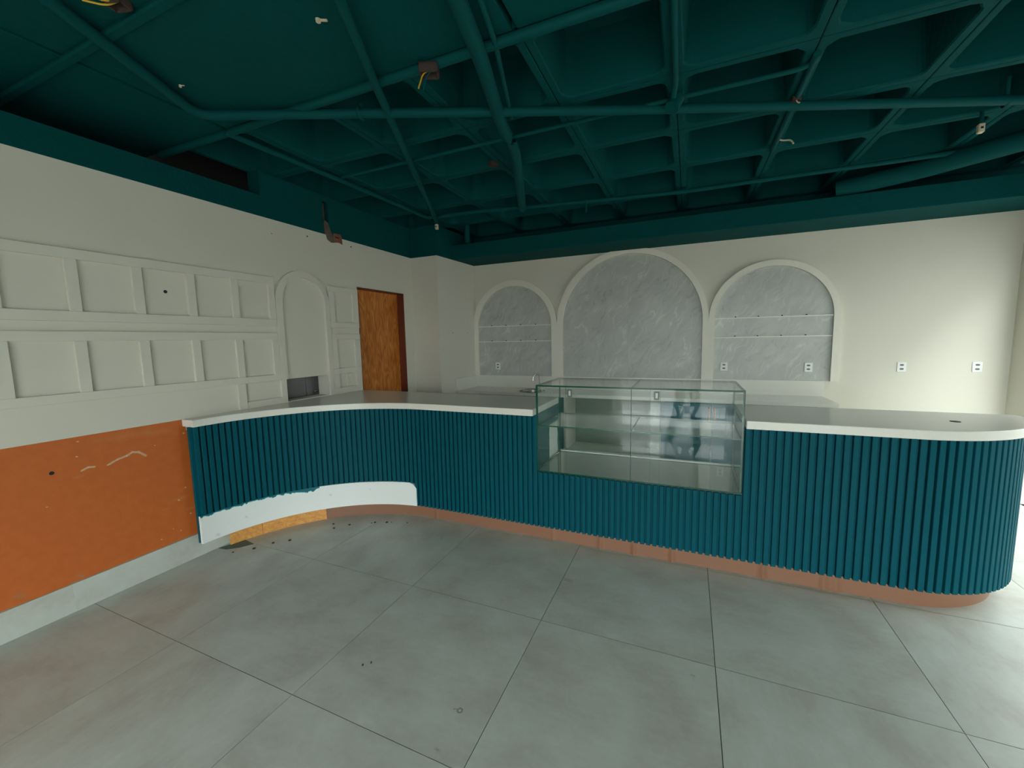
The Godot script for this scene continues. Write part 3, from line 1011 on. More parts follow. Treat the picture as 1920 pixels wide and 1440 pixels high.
func curved_board(st: SurfaceTool, o0: float, o1: float, a0: float, a1: float, y0: float, top: Callable, n: int) -> void:
	for k in n:
		var u0 := float(k) / n
		var u1 := float(k + 1) / n
		var g0 := lerpf(a0, a1, u0)
		var g1 := lerpf(a0, a1, u1)
		var d0 := Vector3(cos(deg_to_rad(g0)), 0, sin(deg_to_rad(g0)))
		var d1 := Vector3(cos(deg_to_rad(g1)), 0, sin(deg_to_rad(g1)))
		var c := Vector3(1.31, 0, 3.80)
		var t0: float = top.call(g0)
		var t1: float = top.call(g1)
		var p := func(d: Vector3, o: float, y: float): return c + d * (1.2 + o) + Vector3.UP * y
		quadn(st, [p.call(d0, o0, y0), p.call(d1, o0, y0), p.call(d1, o0, t1), p.call(d0, o0, t0)], [-d0, -d1, -d1, -d0], [Vector2(u0, 1), Vector2(u1, 1), Vector2(u1, 0), Vector2(u0, 0)])
		quadn(st, [p.call(d0, o1, y0), p.call(d1, o1, y0), p.call(d1, o1, t1), p.call(d0, o1, t0)], [d0, d1, d1, d0], [Vector2(u0, 1), Vector2(u1, 1), Vector2(u1, 0.6), Vector2(u0, 0.6)])
		quad(st, p.call(d0, o0, t0), p.call(d1, o0, t1), p.call(d1, o1, t1), p.call(d0, o1, t0), Vector3.UP, Vector2(u0, 0.02), Vector2(u1, 0.02), Vector2(u1, 0.03), Vector2(u0, 0.03))
		quad(st, p.call(d0, o0, y0), p.call(d1, o0, y0), p.call(d1, o1, y0), p.call(d0, o1, y0), Vector3.DOWN, Vector2(u0, 0.98), Vector2(u1, 0.98), Vector2(u1, 0.97), Vector2(u0, 0.97))
		if k == 0 or k == n - 1:
			var d := d0 if k == 0 else d1
			var t := t0 if k == 0 else t1
			var nn := (d0 - d1).normalized() * (1.0 if k == 0 else -1.0)
			quad(st, p.call(d, o0, y0), p.call(d, o1, y0), p.call(d, o1, t), p.call(d, o0, t), nn, Vector2(0.99, 0.9), Vector2(0.99, 0.9), Vector2(0.99, 0.6), Vector2(0.99, 0.6))

# front face on local z = 0, facing +z
func slat_mesh(y0: float, y1: float, w := 0.0138) -> ArrayMesh:
	return prism(PackedVector2Array([Vector2(-w, -0.0225), Vector2(-w, -0.002), Vector2(-w + 0.002, 0), Vector2(w - 0.002, 0), Vector2(w, -0.002), Vector2(w, -0.0225)]), [[y0, 0.0], [y1, 0.0]])

func build_countertops() -> void:
	var t := thing("countertop", "off-white stone countertop sweeping in a curve from the left wall", "countertop", Vector3.ZERO, 0.0, "front countertops")
	var p := path_arc(-0.02, 181.6, 270, 48)
	p.append_array(PackedVector2Array([Vector2(2.336, 2.62), Vector2(2.340, 2.616), Vector2(2.340, 1.935), Vector2(0.001, 1.935), Vector2(0.001, 3.767)]))
	part("slab", prism(p, [[1.019, 0.003], [1.022, 0.0], [1.069, 0.0], [1.072, 0.003]]), M.quartz, t)
	t = thing("countertop", "off-white stone countertop with a rounded right end and cable hole", "countertop", Vector3.ZERO, 0.0, "front countertops")
	p = PackedVector2Array([Vector2(3.778, 1.925), Vector2(3.778, 2.616), Vector2(3.782, 2.62)])
	p.append_array(path_end(-0.02, 90, 6, 36))
	p.append_array(PackedVector2Array([Vector2(5.347, 1.95), Vector2(5.338, 1.934), Vector2(5.32, 1.925)]))
	part("slab", prism(p, [[1.019, 0.003], [1.022, 0.0], [1.069, 0.0], [1.072, 0.003]]), M.quartz, t)
	part("cable_grommet", lathe([[0.024, 0.0], [0.024, 0.002], [0.014, 0.003], [0.0, 0.001]], 20), M.dark, t, Vector3(4.90, 1.072, 2.288), "dark cable hole cover")

# ------------------------------------------------------------------ glass display case
func pane(t: Node3D, called: String, lo: Vector3, hi: Vector3) -> void:
	var g := part(called, box(lo, hi), M.glass_flat if hi.y - lo.y < 0.05 else M.glass, t)
	# the polished green edges of the sheet: strips along its four rims
	var d := hi - lo
	var ax := 0 if d.x <= d.y and d.x <= d.z else (1 if d.y <= d.z else 2)
	var st := st_new()
	var e := 0.0008
	for k in [(ax + 1) % 3, (ax + 2) % 3]:
		for s in 2:
			var a := lo
			var b := hi
			if s == 0:
				b[k] = lo[k] + e
				a[k] = lo[k] - e
			else:
				a[k] = hi[k] - e
				b[k] = hi[k] + e
			box_in(st, a, b)
	part("edge", st.commit(), M.glass_edge, g)

func build_display_case() -> void:
	var t := thing("display_case", "frameless glass display case set into the counter", "display case")
	var x0 := 2.362
	var x1 := 3.768
	var xm := 3.070
	var zf := 2.600
	var zb := 1.985
	var y0 := 0.580
	var y1 := 1.261
	var g := 0.011
	part("base_board", box(Vector3(2.346, 0.5685, zb - 0.04), Vector3(3.774, 0.579, zf - 0.026), 0.001), M.case_base, t)
	pane(t, "bottom_glass", Vector3(x0, 0.5795, zb), Vector3(x1, 0.5875, zf - g))
	pane(t, "front_glass", Vector3(x0, y0, zf - g), Vector3(xm - 0.001, y1 - g, zf))
	pane(t, "front_glass", Vector3(xm + 0.001, y0, zf - g), Vector3(x1, y1 - g, zf))
	pane(t, "side_glass", Vector3(x0, y0 + g, zb), Vector3(x0 + g, y1 - g, zf - g - 0.001))
	pane(t, "side_glass", Vector3(x1 - g, y0 + g, zb), Vector3(x1, y1 - g, zf - g - 0.001))
	pane(t, "top_glass", Vector3(x0, y1 - g, zb), Vector3(xm - 0.001, y1, zf))
	pane(t, "top_glass", Vector3(xm + 0.001, y1 - g, zb), Vector3(x1, y1, zf))
	pane(t, "glass_shelf", Vector3(x0 + 0.013, 0.938, zb + 0.03), Vector3(xm - 0.002, 0.948, zf - 0.014))
	pane(t, "glass_shelf", Vector3(xm + 0.002, 0.938, zb + 0.03), Vector3(x1 - 0.013, 0.948, zf - 0.014))
	# sliding doors at the back with finger pulls
	pane(t, "sliding_door", Vector3(2.42, y0 + 0.012, zb - 0.012), Vector3(3.228, y1 - 0.012, zb - 0.006))
	pane(t, "sliding_door", Vector3(3.148, y0 + 0.012, zb - 0.024), Vector3(3.755, y1 - 0.012, zb - 0.018))
	for p in [Vector3(2.458, 1.12, zb - 0.004), Vector3(3.198, 1.125, zb - 0.004)]:
		var f := part("finger_pull", box(p + Vector3(-0.022, -0.036, -0.004), p + Vector3(0.022, 0.036, 0.003), 0.002), M.socket, t)
		part("recess", box(p + Vector3(-0.009, -0.022, 0.002), p + Vector3(0.009, 0.022, 0.0045), 0.001), M.plate, f)
	part("track", box(Vector3(x0, y0 + 0.006, zb - 0.030), Vector3(x1, y0 + 0.014, zb + 0.001), 0.001), M.plate, t)
	part("track", box(Vector3(x0, y1 - 0.016, zb - 0.030), Vector3(x1, y1 - 0.009, zb + 0.001), 0.001), M.glass_edge, t)
	# shelf brackets and foot clips
	for x in [x0 + 0.012, xm, x1 - 0.012]:
		for z in [2.12, 2.48]:
			part("shelf_clip", lathe([[0.008, -0.012], [0.008, 0.0], [0.0, 0.0]], 12), M.steel, t, Vector3(x, 0.938, z))
	for z in [2.10, 2.45]:
		part("corner_clip", box(Vector3(x0 + 0.008, 0.588, z), Vector3(x0 + 0.03, 0.61, z + 0.02), 0.003), M.steel, t)

# ------------------------------------------------------------------ back counter, sink and tap
func build_back_counter() -> void:
	var b := thing("back_cabinet", "low white cabinet with an open bay and teal doors under the back counter", "cabinet", Vector3(2.6, 0, 0.0))
	var o := -b.position
	var st := st_new()
	box_in(st, Vector3(0.46, 0.0, 0.0), Vector3(0.48, 0.869, 0.53))
	box_in(st, Vector3(1.98, 0.10, 0.0), Vector3(2.0, 0.869, 0.53))
	box_in(st, Vector3(3.15, 0.10, 0.0), Vector3(3.17, 0.869, 0.53))
	box_in(st, Vector3(4.78, 0.0, 0.0), Vector3(4.80, 0.869, 0.53))
	box_in(st, Vector3(0.46, 0.15, 0.0), Vector3(4.80, 0.17, 0.53))
	part("carcass", st.commit(), M.board, b, o)
	part("back_panel", box(Vector3(0.46, 0.05, 0.0), Vector3(4.80, 0.869, 0.012)), M.bay, b, o)
	part("bottom_rail", box(Vector3(1.98, 0.145, 0.531), Vector3(3.15, 0.21, 0.55), 0.001), M.rail, b, o)
	part("plinth", box(Vector3(0.46, 0.0, 0.40), Vector3(4.80, 0.148, 0.42)), M.dark, b, o)
	for d in [[0.465, 0.968, 1], [0.972, 1.475, 0], [1.479, 1.978, 0], [3.153, 3.686, 0], [3.690, 4.24, 1], [4.244, 4.80, 1]]:
		var dr := part("door", box(Vector3(d[0], 0.148, 0.531), Vector3(d[1], 0.862, 0.549), 0.002), M.cabinet, b, o)
		var hx: float = d[1] - 0.03 if d[2] == 0 else d[0] + 0.025
		part("handle", tube(rounded([Vector3(hx, 0.655, 0.549), Vector3(hx, 0.655, 0.575), Vector3(hx, 0.815, 0.575), Vector3(hx, 0.815, 0.549)], 0.012, 3), 0.006, 8), M.copper, dr, Vector3.ZERO, "copper bar handle")
	# worktop with a round hole for the sink
	var t := thing("back_worktop", "off-white stone worktop with upstand along the back wall", "countertop", Vector3(2.6, 0.87, 0))
	o = -t.position
	var C := Vector2(1.48, 0.33)
	var R := 0.19
	st = st_new()
	box_in(st, Vector3(0.44, 0.87, 0), Vector3(C.x - 0.25, 0.91, 0.56))
	box_in(st, Vector3(C.x + 0.25, 0.87, 0), Vector3(4.82, 0.91, 0.56))
	var n := 48
	for k in n:
		var pa := []
		for e in [k, k + 1]:
			var a: float = TAU * e / n
			var dir := Vector2(cos(a), sin(a))
			var tx: float = 0.25 / maxf(absf(dir.x), 1e-5)
			var tz: float = ((0.56 - C.y) if dir.y > 0 else C.y) / maxf(absf(dir.y), 1e-5)
			pa.append([C + dir * R, C + dir * minf(tx, tz), dir])
		var q := [pa[0][0], pa[1][0], pa[1][1], pa[0][1]].map(func(v): return Vector3(v.x, 0.91, v.y))
		quad(st, q[0], q[1], q[2], q[3], Vector3.UP)
		quad(st, q[0], q[1], q[1] - Vector3(0, 0.04, 0), q[0] - Vector3(0, 0.04, 0), Vector3(-pa[0][2].x, 0, -pa[0][2].y))
	quad(st, Vector3(C.x - 0.25, 0.87, 0.56), Vector3(C.x + 0.25, 0.87, 0.56), Vector3(C.x + 0.25, 0.91, 0.56), Vector3(C.x - 0.25, 0.91, 0.56), Vector3.BACK)
	part("slab", st.commit(), M.quartz, t, o)
	part("upstand", box(Vector3(0.456, 0.91, 0.0), Vector3(4.82, 1.085, 0.02), 0.001), M.quartz, t, o)
	part("upstand", prism(PackedVector2Array([Vector2(0.42, 0.02), Vector2(0.474, 0.02), Vector2(0.446, 0.60), Vector2(0.41, 0.60)]), [[0.91, 0.0], [1.082, 0.0]]), M.quartz, t, o)
	var s := thing("sink", "round stainless steel sink sunk in the back worktop", "sink", Vector3(C.x, 0.91, C.y))
	part("rim", lathe([[R + 0.012, 0.0], [R + 0.010, 0.005], [R - 0.004, 0.004], [R - 0.010, -0.004]], 48), M.steel, s)
	part("bowl", lathe([[R - 0.010, -0.004], [R - 0.014, -0.10], [R - 0.05, -0.135], [0.03, -0.14], [0.0, -0.14]], 48), M.steel, s)
	part("drain", lathe([[0.03, -0.139], [0.03, -0.136], [0.0, -0.137]], 20), M.dark, s)
	var f := thing("tap", "chrome gooseneck tap behind the round sink", "tap", Vector3(1.50, 0.91, 0.09))
	part("base", lathe([[0.026, 0.0], [0.026, 0.012], [0.018, 0.02], [0.0, 0.02]], 20), M.steel, f)
	var pts := [Vector3(0, 0.015, 0), Vector3(0, 0.16, 0)]
	for k in range(1, 13):
		var a := PI * k / 12.0
		pts.append(Vector3(-0.030 * (1 - cos(a)), 0.16 + sin(a) * 0.055, 0.045 * (1 - cos(a))))
	pts.append(Vector3(-0.062, 0.12, 0.092))
	part("spout", tube(pts, 0.009, 12), M.steel, f)
	part("lever", tube([Vector3(0.0, 0.05, 0), Vector3(0.05, 0.07, 0.0)], 0.006, 8), M.steel, f)

# ------------------------------------------------------------------ wall outlets
func build_outlets() -> void:
	for a in [[0.82, 1.225, 0.008, "white wall outlet low in the left marble arch"], [3.826, 1.239, 0.008, "white wall outlet at the left side of the right marble arch"], [4.67, 1.236, 0.008, "white wall outlet at the right side of the right marble arch"], [5.48, 1.246, 0.0, "white wall outlet on the bare wall, nearer the right arch"], [6.058, 1.25, 0.0, "white wall outlet on the bare wall, farthest right"]]:
		var t := thing("wall_outlet", a[3], "outlet", Vector3(a[0], a[1], a[2]), 0.0, "outlets on the back wall")
		part("plate", box(Vector3(-0.038, -0.052, 0), Vector3(0.038, 0.052, 0.009), 0.003), M.plate, t)
		for y in [-0.021, 0.021]:
			var s := part("socket", socket_mesh(), M.socket, t, Vector3(0, y, 0.009))
			for x in [-0.009, 0.0, 0.009]:
				part("pin_hole", box(Vector3(x - 0.002, -0.002, 0.0), Vector3(x + 0.002, 0.002, 0.0018)), M.dark, s)

func socket_mesh() -> ArrayMesh:
	var st := st_new()
	slab_in(st, PackedVector2Array([Vector2(-0.018, 0), Vector2(-0.011, 0.009), Vector2(0.011, 0.009), Vector2(0.018, 0), Vector2(0.011, -0.009), Vector2(-0.011, -0.009)]), Vector3.ZERO, Vector3.RIGHT, Vector3.BACK, 0.0012)
	return st.commit()

# ------------------------------------------------------------------ pipes under the ceiling
func build_pipes() -> void:
	var group := "teal pipes under the ceiling"
	var run := func(label: String, pts: Array, r: float, clips: Array, bend := 0.12):
		var c: Vector3 = pts[0]
		var t := thing("ceiling_pipe", label, "pipe", c, 0.0, group)
		part("pipe", tube(rounded(pts, bend, 6), r, 14), M.pipe, t, -c)
		for k in clips:
			var p: Vector3 = k[0]
			part("hanger", tube([p, Vector3(p.x, k[1], p.z)], 0.012, 8), M.pipe, t, -c)
			part("clamp", lathe([[r + 0.008, -0.012], [r + 0.012, 0.0], [r + 0.008, 0.012]], 14), M.pipe, t, p - c).rotation.z = PI / 2
	run.call("straight teal pipe crossing the whole ceiling, bent at its left end", [Vector3(0.95, 3.055, 4.58), Vector3(0.555, 3.055, 3.78), Vector3(3.0, 3.055, 2.68), Vector3(6.2, 3.055, 1.33)], 0.028, [[Vector3(1.49, 3.055, 3.36), 3.11], [Vector3(3.30, 3.055, 2.55), 3.11], [Vector3(5.25, 3.055, 1.72), 3.2]], 0.10)
	run.call("thin teal pipe slanting down to the white connector by the column", [Vector3(2.12, 3.05, 4.22), Vector3(1.80, 3.05, 3.60), Vector3(1.22, 3.05, 2.44), Vector3(0.66, 3.03, 1.28), Vector3(0.66, 2.99, 1.275)], 0.024, [], 0.03)
	run.call("thick teal pipe with a kink hanging over the left marble arch", [Vector3(2.56, 3.05, 4.2), Vector3(2.42, 3.05, 3.52), Vector3(2.22, 3.05, 2.80), Vector3(2.19, 3.05, 2.52), Vector3(2.03, 3.03, 2.05), Vector3(1.80, 2.97, 1.40)], 0.041, [], 0.15)
	run.call("slim teal conduit beside the thick kinked pipe", [Vector3(2.65, 3.075, 4.2), Vector3(2.51, 3.075, 3.52), Vector3(2.31, 3.075, 2.86)], 0.014, [], 0.1)
	run.call("teal conduit along the left wall and round to the back beam", [Vector3(0.46, 3.07, 3.56), Vector3(0.53, 3.06, 2.6), Vector3(0.58, 3.055, 1.33), Vector3(1.24, 3.06, 1.26), Vector3(2.39, 3.06, 1.03), Vector3(3.34, 3.06, 0.88), Vector3(4.4, 3.06, 0.87), Vector3(6.2, 3.06, 0.82)], 0.020, [[Vector3(2.39, 3.06, 1.03), 2.95], [Vector3(0.60, 3.055, 1.32), 3.12]], 0.06)
	run.call("thin teal rod crossing under the middle ribs", [Vector3(0.56, 3.075, 2.62), Vector3(3.98, 3.075, 2.63), Vector3(4.05, 3.11, 2.63)], 0.013, [], 0.05)
	run.call("teal conduit on the edge of the flat ceiling with two junction boxes", [Vector3(-0.35, 3.085, 3.53), Vector3(3.6, 3.085, 3.505)], 0.026, [], 0.05)
	run.call("fat teal drain pipe above the right end of the back beam", [Vector3(4.70, 2.985, 0.50), Vector3(5.20, 3.005, 0.66), Vector3(5.70, 3.02, 1.02), Vector3(6.25, 3.03, 1.35)], 0.075, [], 0.2)
	run.call("slim teal conduit on the underside of a right rib", [Vector3(4.02, 3.085, 2.72), Vector3(4.01, 3.085, 1.5)], 0.018, [[Vector3(4.01, 3.085, 1.9), 3.12]], 0.05)
	run.call("pair member of teal conduit running above the case", [Vector3(3.335, 3.08, 3.45), Vector3(3.325, 3.08, 2.80), Vector3(3.31, 3.04, 2.72)], 0.016, [], 0.04)
	var cp: Node3D = get_node("ceiling_pipe_009")
	part("coupling", tube([Vector3(3.33, 3.06, 2.66), Vector3(3.30, 2.99, 2.70)], 0.042, 14), M.pipe, cp, -cp.position)
	run.call("short teal downpipe in the corner beside the column", [Vector3(0.70, 3.12, 0.62), Vector3(0.70, 2.90, 0.62)], 0.035, [], 0.02)

# ------------------------------------------------------------------ small hanging bits and litter
func build_small_things() -> void:
	var jb := func(label: String, at: Vector3, turn: float, s: float, wires: Array):
		var t := thing("junction_box", label, "junction box", at, turn, "open junction boxes on the ceiling")
		var st := st_new()
		box_in(st, Vector3(-0.05, -0.03, -0.035) * s, Vector3(0.05, 0.02, -0.028) * s)
		box_in(st, Vector3(-0.05, -0.03, 0.028) * s, Vector3(0.05, 0.02, 0.035) * s)
		box_in(st, Vector3(-0.05, -0.03, -0.035) * s, Vector3(-0.043, 0.02, 0.035) * s)
		box_in(st, Vector3(0.043, -0.03, -0.035) * s, Vector3(0.05, 0.02, 0.035) * s)
		box_in(st, Vector3(-0.05, 0.012, -0.035) * s, Vector3(0.05, 0.02, 0.035) * s)
		part("housing", st.commit(), M.rust, t)
		for w in wires:
			part("wire", tube(rounded(w[0], 0.03, 5), 0.004, 8), w[1], t)
	jb.call("rusty junction box with a hanging yellow wire above the thick pipe", Vector3(2.12, 3.055, 3.53), 0.4, 1.0, [[[Vector3(0.02, 0.0, 0.0), Vector3(-0.03, -0.02, 0.01), Vector3(-0.055, -0.11, 0.03)], M.yellow], [[Vector3(0.02, 0.0, 0.0), Vector3(-0.012, -0.03, 0.01), Vector3(-0.03, -0.12, 0.03)], M.slat]])
	jb.call("small rusty junction box on a rib left of the kinked pipe", Vector3(1.885, 3.085, 2.26), 0.9, 0.7, [])
	jb.call("junction box with yellow wires at the top left edge", Vector3(1.14, 3.09, 4.42), 0.3, 0.8, [[[Vector3(0, 0, 0), Vector3(-0.03, -0.03, 0.02), Vector3(-0.10, -0.03, 0.06)], M.yellow], [[Vector3(0, 0, 0.01), Vector3(-0.02, -0.03, 0.04), Vector3(-0.07, -0.02, 0.09)], M.yellow]])
	jb.call("small open junction box on a rib at the right", Vector3(4.01, 3.075, 2.30), 0.2, 0.5, [[[Vector3(0.0, 0.0, 0.0), Vector3(0.01, -0.03, 0.0), Vector3(0.02, -0.03, 0.01)], M.bone]])
	# hanging lamp connectors
	var con := func(label: String, at: Vector3, h: float):
		var t := thing("cable_connector", label, "connector", at, 0.0, "white cable connectors hanging from the ceiling")
		part("cable", tube([Vector3(0, 0, 0), Vector3(0, h, 0)], 0.012, 8), M.pipe, t)
		var b := part("body", box(Vector3(-0.017, -0.06, -0.017), Vector3(0.017, 0.0, 0.017), 0.005), M.bone, t)
		part("terminal", box(Vector3(-0.007, -0.036, 0.015), Vector3(0.007, -0.022, 0.019), 0.001), M.dark, b)
	con.call("white cable connector at the end of the slanting pipe", Vector3(0.66, 2.985, 1.275), 0.03)
	con.call("large pale cable connector hanging at the far right", Vector3(5.24, 3.02, 1.50), 0.08)
	# curled cable end under a right rib
	var t := thing("cable_end", "curled pale cable end under a right rib", "cable", Vector3(4.03, 3.09, 1.67))
	part("cable", tube(rounded([Vector3(0, 0, 0), Vector3(0.03, -0.015, 0), Vector3(0.07, -0.02, 0.02), Vector3(0.085, -0.06, 0.04)], 0.03, 5), 0.006, 8), M.bone, t)
	# bare plaster spots where fittings were torn off
	for a in [[1.821, 3.979, "pale broken ceiling fixing near the top, left of the thick pipe", 0.7], [0.715, 3.96, "small pale ceiling fixing near the bent pipe", 0.4]]:
		var q := thing("ceiling_fixing", a[2], "fixing", Vector3(a[0], 3.10, a[1]), 0.5, "broken fixings on the ceiling")
		part("anchor", lathe([[0.018 * a[3], 0.0], [0.016 * a[3], -0.012], [0.0, -0.014]], 10), M.bone, q)
		part("clip", box(Vector3(0.012, -0.012, -0.008) * a[3], Vector3(0.06, 0.0, 0.012) * a[3], 0.003), M.bone, q)
	# crumbs of rubble along the plinth
	for a in [[0.45, 3.32], [0.62, 3.02], [0.55, 2.96], [0.86, 2.82], [0.98, 2.76], [1.02, 2.745], [1.16, 2.70], [0.36, 3.40], [0.30, 3.52], [0.88, 2.80], [0.70, 2.92], [0.20, 3.62]]:
		var r := thing("rubble_crumb", "tiny dark crumb of rubble on the floor along the plinth", "crumb", Vector3(a[0], 0, a[1]), rng.randf() * TAU, "rubble crumbs along the plinth")
		var k := rng.randf_range(0.7, 1.5)
		part("crumb", lathe([[0.0, 0.0], [0.009 * k, 0.001], [0.007 * k, 0.005 * k], [0.0, 0.007 * k]], 6), M.crumb, r)
	# patch of teal floor paint at the counter foot
	var st := st_new()
	var spill := thing("paint_spill", "dark teal paint spill on the floor beside the plywood plinth", "paint spill", Vector3(0.1, 0, 3.53))
	var poly := PackedVector2Array([Vector2(-0.085, 0.09), Vector2(-0.055, 0.014), Vector2(-0.045, -0.054), Vector2(-0.03, -0.088), Vector2(0.125, -0.063), Vector2(0.07, 0.02), Vector2(0.0, 0.08)])
	prism_in(st, poly, [[0.0002, 0.0], [0.0012, 0.002]])
	part("paint_film", st.commit(), mat(c8(74, 104, 100), 0.5), spill)

# ------------------------------------------------------------------ the photographer, mirrored in the glass case
# joints with radii, joined by a smooth minimum and meshed as surface nets
func flesh(st: SurfaceTool, bones: Array, cell: float, sharp: float, tint: Callable) -> void:
	var lo := Vector3.INF
	var hi := -Vector3.INF
	for b in bones:
		var r: float = maxf(b[2], b[3]) + cell * 3.0
		for p in [b[0], b[1]]:
			lo = lo.min(p - Vector3.ONE * r)
			hi = hi.max(p + Vector3.ONE * r)
	var n := Vector3i(((hi - lo) / cell).ceil()) + Vector3i.ONE
	var sum := PackedFloat32Array()
	sum.resize(n.x * n.y * n.z)
	for b in bones:
		var a: Vector3 = b[0]
		var d: Vector3 = b[1] - a
		var dd := maxf(d.length_squared(), 1e-9)
		var r: float = maxf(b[2], b[3]) + cell * 2.0 + 2.0 / sharp
		var i0 := Vector3i(((a.min(b[1]) - Vector3.ONE * r - lo) / cell).floor()).clamp(Vector3i.ZERO, n - Vector3i.ONE)
		var i1 := Vector3i(((a.max(b[1]) + Vector3.ONE * r - lo) / cell).ceil()).clamp(Vector3i.ZERO, n - Vector3i.ONE)
		for z in range(i0.z, i1.z + 1):
			for y in range(i0.y, i1.y + 1):
				for x in range(i0.x, i1.x + 1):
					var p := lo + Vector3(x, y, z) * cell
					var t := clampf((p - a).dot(d) / dd, 0.0, 1.0)
					var dist: float = p.distance_to(a + d * t) - lerpf(b[2], b[3], t)
					if dist < r:
						sum[(z * n.y + y) * n.x + x] += exp(-sharp * dist)
	var vert := {}
	var pts := PackedVector3Array()
	var step := [1, n.x, n.x * n.y]
	var corner := [0, 1, n.x, n.x + 1, n.x * n.y, n.x * n.y + 1, n.x * n.y + n.x, n.x * n.y + n.x + 1]
	for z in n.z - 1:
		for y in n.y - 1:
			for x in n.x - 1:
				var k := (z * n.y + y) * n.x + x
				var c := 0
				for q in 8:
					if sum[k + corner[q]] > 1.0:
						c += 1
				if c == 0 or c == 8:
					continue
				var at := Vector3.ZERO
				var m := 0
				for q in 8:
					for ax in 3:
						if q & (1 << ax):
							continue
						var va := log(maxf(sum[k + corner[q]], 1e-9))
						var vb := log(maxf(sum[k + corner[q | (1 << ax)]], 1e-9))
						if (va > 0.0) != (vb > 0.0):
							var e := Vector3(q & 1, (q >> 1) & 1, (q >> 2) & 1)
							e[ax] += clampf(va / (va - vb), 0.02, 0.98)
							at += e
							m += 1
				vert[k] = pts.size()
				pts.append(lo + (Vector3(x, y, z) + at / maxi(m, 1)) * cell)
	var nrm := PackedVector3Array()
	nrm.resize(pts.size())
	var faces := []
	for k in vert:
		for ax in 3:
			var a: bool = sum[k] > 1.0
			if a == (sum[k + step[ax]] > 1.0):
				continue
			var u: int = step[(ax + 1) % 3]
			var v: int = step[(ax + 2) % 3]
			if not (vert.has(k - u) and vert.has(k - v) and vert.has(k - u - v)):
				continue
			var f := [vert[k - u - v], vert[k - v], vert[k], vert[k - u]]
			var g := (pts[f[2]] - pts[f[0]]).cross(pts[f[3]] - pts[f[1]])
			var out := Vector3.ZERO
			out[ax] = 1.0 if a else -1.0
			if g.dot(out) < 0:
				g = -g
			for q in f:
				nrm[q] += g
			faces.append(f)
	for f in faces:
		for t in [[0, 1, 2], [0, 2, 3]]:
			var i := [f[t[0]], f[t[1]], f[t[2]]]
			if (pts[i[1]] - pts[i[0]]).cross(pts[i[2]] - pts[i[0]]).dot(nrm[i[0]] + nrm[i[1]] + nrm[i[2]]) > 0.0:
				i = [i[0], i[2], i[1]]
			for q in i:
				st.set_color(tint.call(pts[q]))
				st.set_normal(nrm[q].normalized())
				st.add_vertex(pts[q])

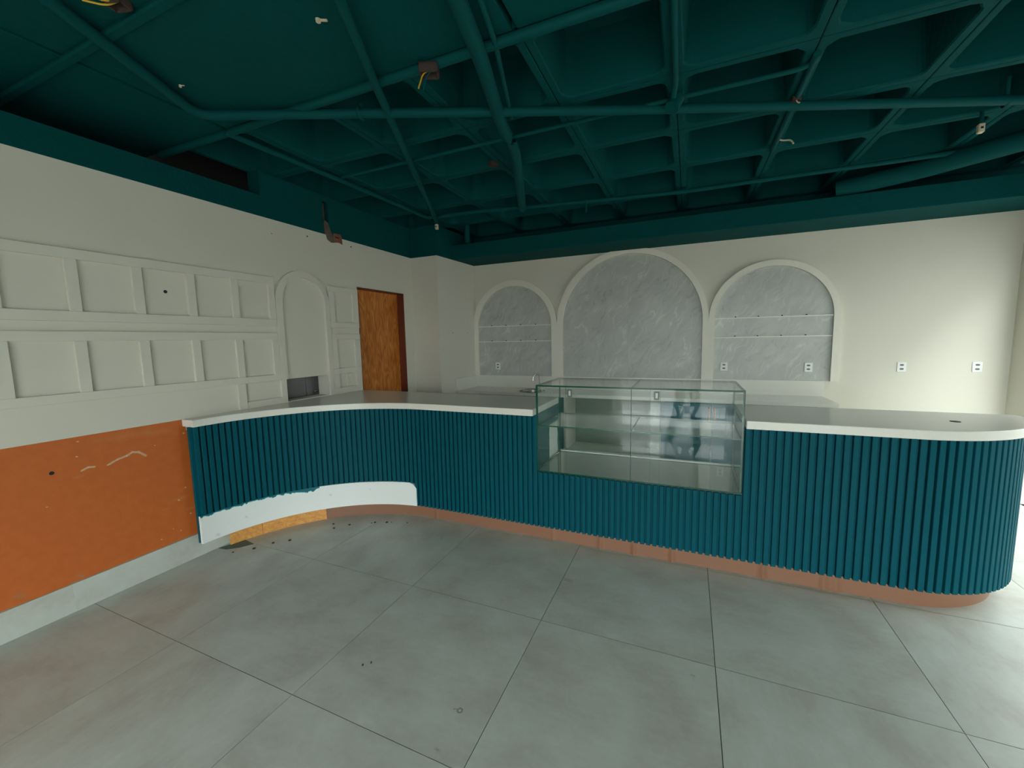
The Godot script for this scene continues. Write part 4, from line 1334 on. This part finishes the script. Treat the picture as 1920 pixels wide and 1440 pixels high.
func build_person() -> void:
	var t := thing("person", "person in blue jeans and dark shirt holding up a phone, mirrored in the glass", "person", Vector3(3.42, 0, 5.92))
	var jeans := Color8(30, 52, 84).srgb_to_linear()
	var shirt := Color8(40, 42, 46).srgb_to_linear()
	var skin := Color8(186, 138, 110).srgb_to_linear()
	var hair := Color8(38, 28, 22).srgb_to_linear()
	var shoe := Color8(206, 204, 198).srgb_to_linear()
	var V := func(x, y, z): return Vector3(x, y, z)
	var bones := []
	# legs apart: ankle, knee, hip; shoes point to the case
	for l in [[-0.235, -0.115, -0.085, 0.0], [0.15, 0.135, 0.085, -0.05]]:
		var z: float = l[3]
		var ankle := Vector3(l[0], 0.085, z + 0.03)
		var knee := Vector3(l[1], 0.50, z * 0.5 - 0.01)
		var hip := Vector3(l[2], 0.90, 0.0)
		bones.append([ankle, knee.lerp(ankle, 0.3), 0.050, 0.062])
		bones.append([knee.lerp(ankle, 0.3), knee, 0.062, 0.062])
		bones.append([knee, hip, 0.064, 0.092])
		bones.append([ankle + Vector3(0, -0.043, 0.035), ankle + Vector3(0, -0.048, -0.14), 0.042, 0.036])
		bones.append([ankle + Vector3(0, -0.048, -0.14), ankle + Vector3(-0.01, -0.052, -0.19), 0.036, 0.028])
	bones.append([Vector3(-0.07, 0.95, 0.0), Vector3(0.07, 0.95, 0.0), 0.115, 0.115])
	bones.append([Vector3(0, 0.98, 0), Vector3(0, 1.16, 0.01), 0.125, 0.122])
	bones.append([Vector3(-0.05, 1.28, 0.01), Vector3(0.05, 1.28, 0.01), 0.122, 0.122])
	bones.append([Vector3(0, 1.12, 0.01), Vector3(0, 1.34, 0.015), 0.12, 0.115])
	bones.append([Vector3(-0.15, 1.405, 0.02), Vector3(0.15, 1.405, 0.02), 0.062, 0.062])
	bones.append([Vector3(0, 1.42, 0.015), Vector3(0, 1.55, 0.0), 0.056, 0.052])
	# arms raised to the phone
	for sx in [-1.0, 1.0]:
		var sh := Vector3(0.185 * sx, 1.40, 0.01)
		var el := Vector3(0.235 * sx, 1.27, -0.20)
		var wr := Vector3(0.125 * sx, 1.515, -0.315)
		bones.append([sh, el, 0.052, 0.042])
		bones.append([el, wr, 0.042, 0.029])
	# head: cranium, jaw, nose, ears
	bones.append([Vector3(0, 1.66, 0.015), Vector3(0, 1.675, -0.015), 0.088, 0.086])
	bones.append([Vector3(0, 1.62, -0.03), Vector3(0, 1.575, -0.055), 0.066, 0.044])
	bones.append([Vector3(0, 1.645, -0.105), Vector3(0, 1.612, -0.122), 0.010, 0.014])
	for sx in [-1.0, 1.0]:
		bones.append([Vector3(0.086 * sx, 1.65, 0.0), Vector3(0.088 * sx, 1.615, 0.0), 0.014, 0.010])
	var st := st_new()
	flesh(st, bones, 0.014, 55.0, func(p):
		if p.y < 0.092:
			return shoe
		if p.y < 0.98:
			return jeans
		if p.y > 1.665 + p.z * -0.9 and p.y > 1.60:
			return hair
		if p.y > 1.50 and absf(p.x) < 0.11:
			return skin
		if p.z < -0.27:
			return skin
		return shirt)
	# hands closed round the phone's two ends
	for sx in [-1.0, 1.0]:
		var h := []
		var wr := Vector3(0.125 * sx, 1.515, -0.315)
		var palm := Vector3(0.103 * sx, 1.585, -0.335)
		h.append([wr, palm, 0.027, 0.026])
		h.append([palm + Vector3(0.006 * sx, 0.02, 0.012), palm + Vector3(0.004 * sx, 0.0, -0.02), 0.022, 0.022])
		for k in 4:
			var base: Vector3 = palm + Vector3(0.006 * sx, 0.048 - k * 0.020, -0.012)
			var mid: Vector3 = base + Vector3(0.004 * sx, 0.004, -0.030)
			var tip: Vector3 = mid + Vector3(-(0.030 + 0.006 * (1.5 - absf(k - 1.5))) * sx, 0.002, -0.012)
			h.append([base, mid, 0.0098, 0.009])
			h.append([mid, tip, 0.009, 0.0078])
		h.append([palm + Vector3(-0.008 * sx, -0.012, 0.012), palm + Vector3(-0.035 * sx, 0.008, 0.018), 0.013, 0.011])
		h.append([palm + Vector3(-0.035 * sx, 0.008, 0.018), palm + Vector3(-0.052 * sx, 0.026, 0.008), 0.011, 0.0085])
		flesh(st, h, 0.005, 220.0, func(_p): return skin)
	var m := mat(Color.WHITE, 0.8)
	m.vertex_color_use_as_albedo = true
	part("body", st.commit(), m, t)
	var ph := thing("phone", "dark phone held up in both hands behind the camera", "phone", Vector3(3.43, 1.572, 5.555))
	part("case", box(Vector3(-0.08, 0.0, 0.0), Vector3(0.08, 0.075, 0.008), 0.003), M.dark, ph)
	part("lens", lathe([[0.006, 0.0], [0.006, 0.0015], [0.0, 0.001]], 12), M.steel, ph, Vector3(0.0, 0.037, 0.0)).rotation.x = -PI / 2
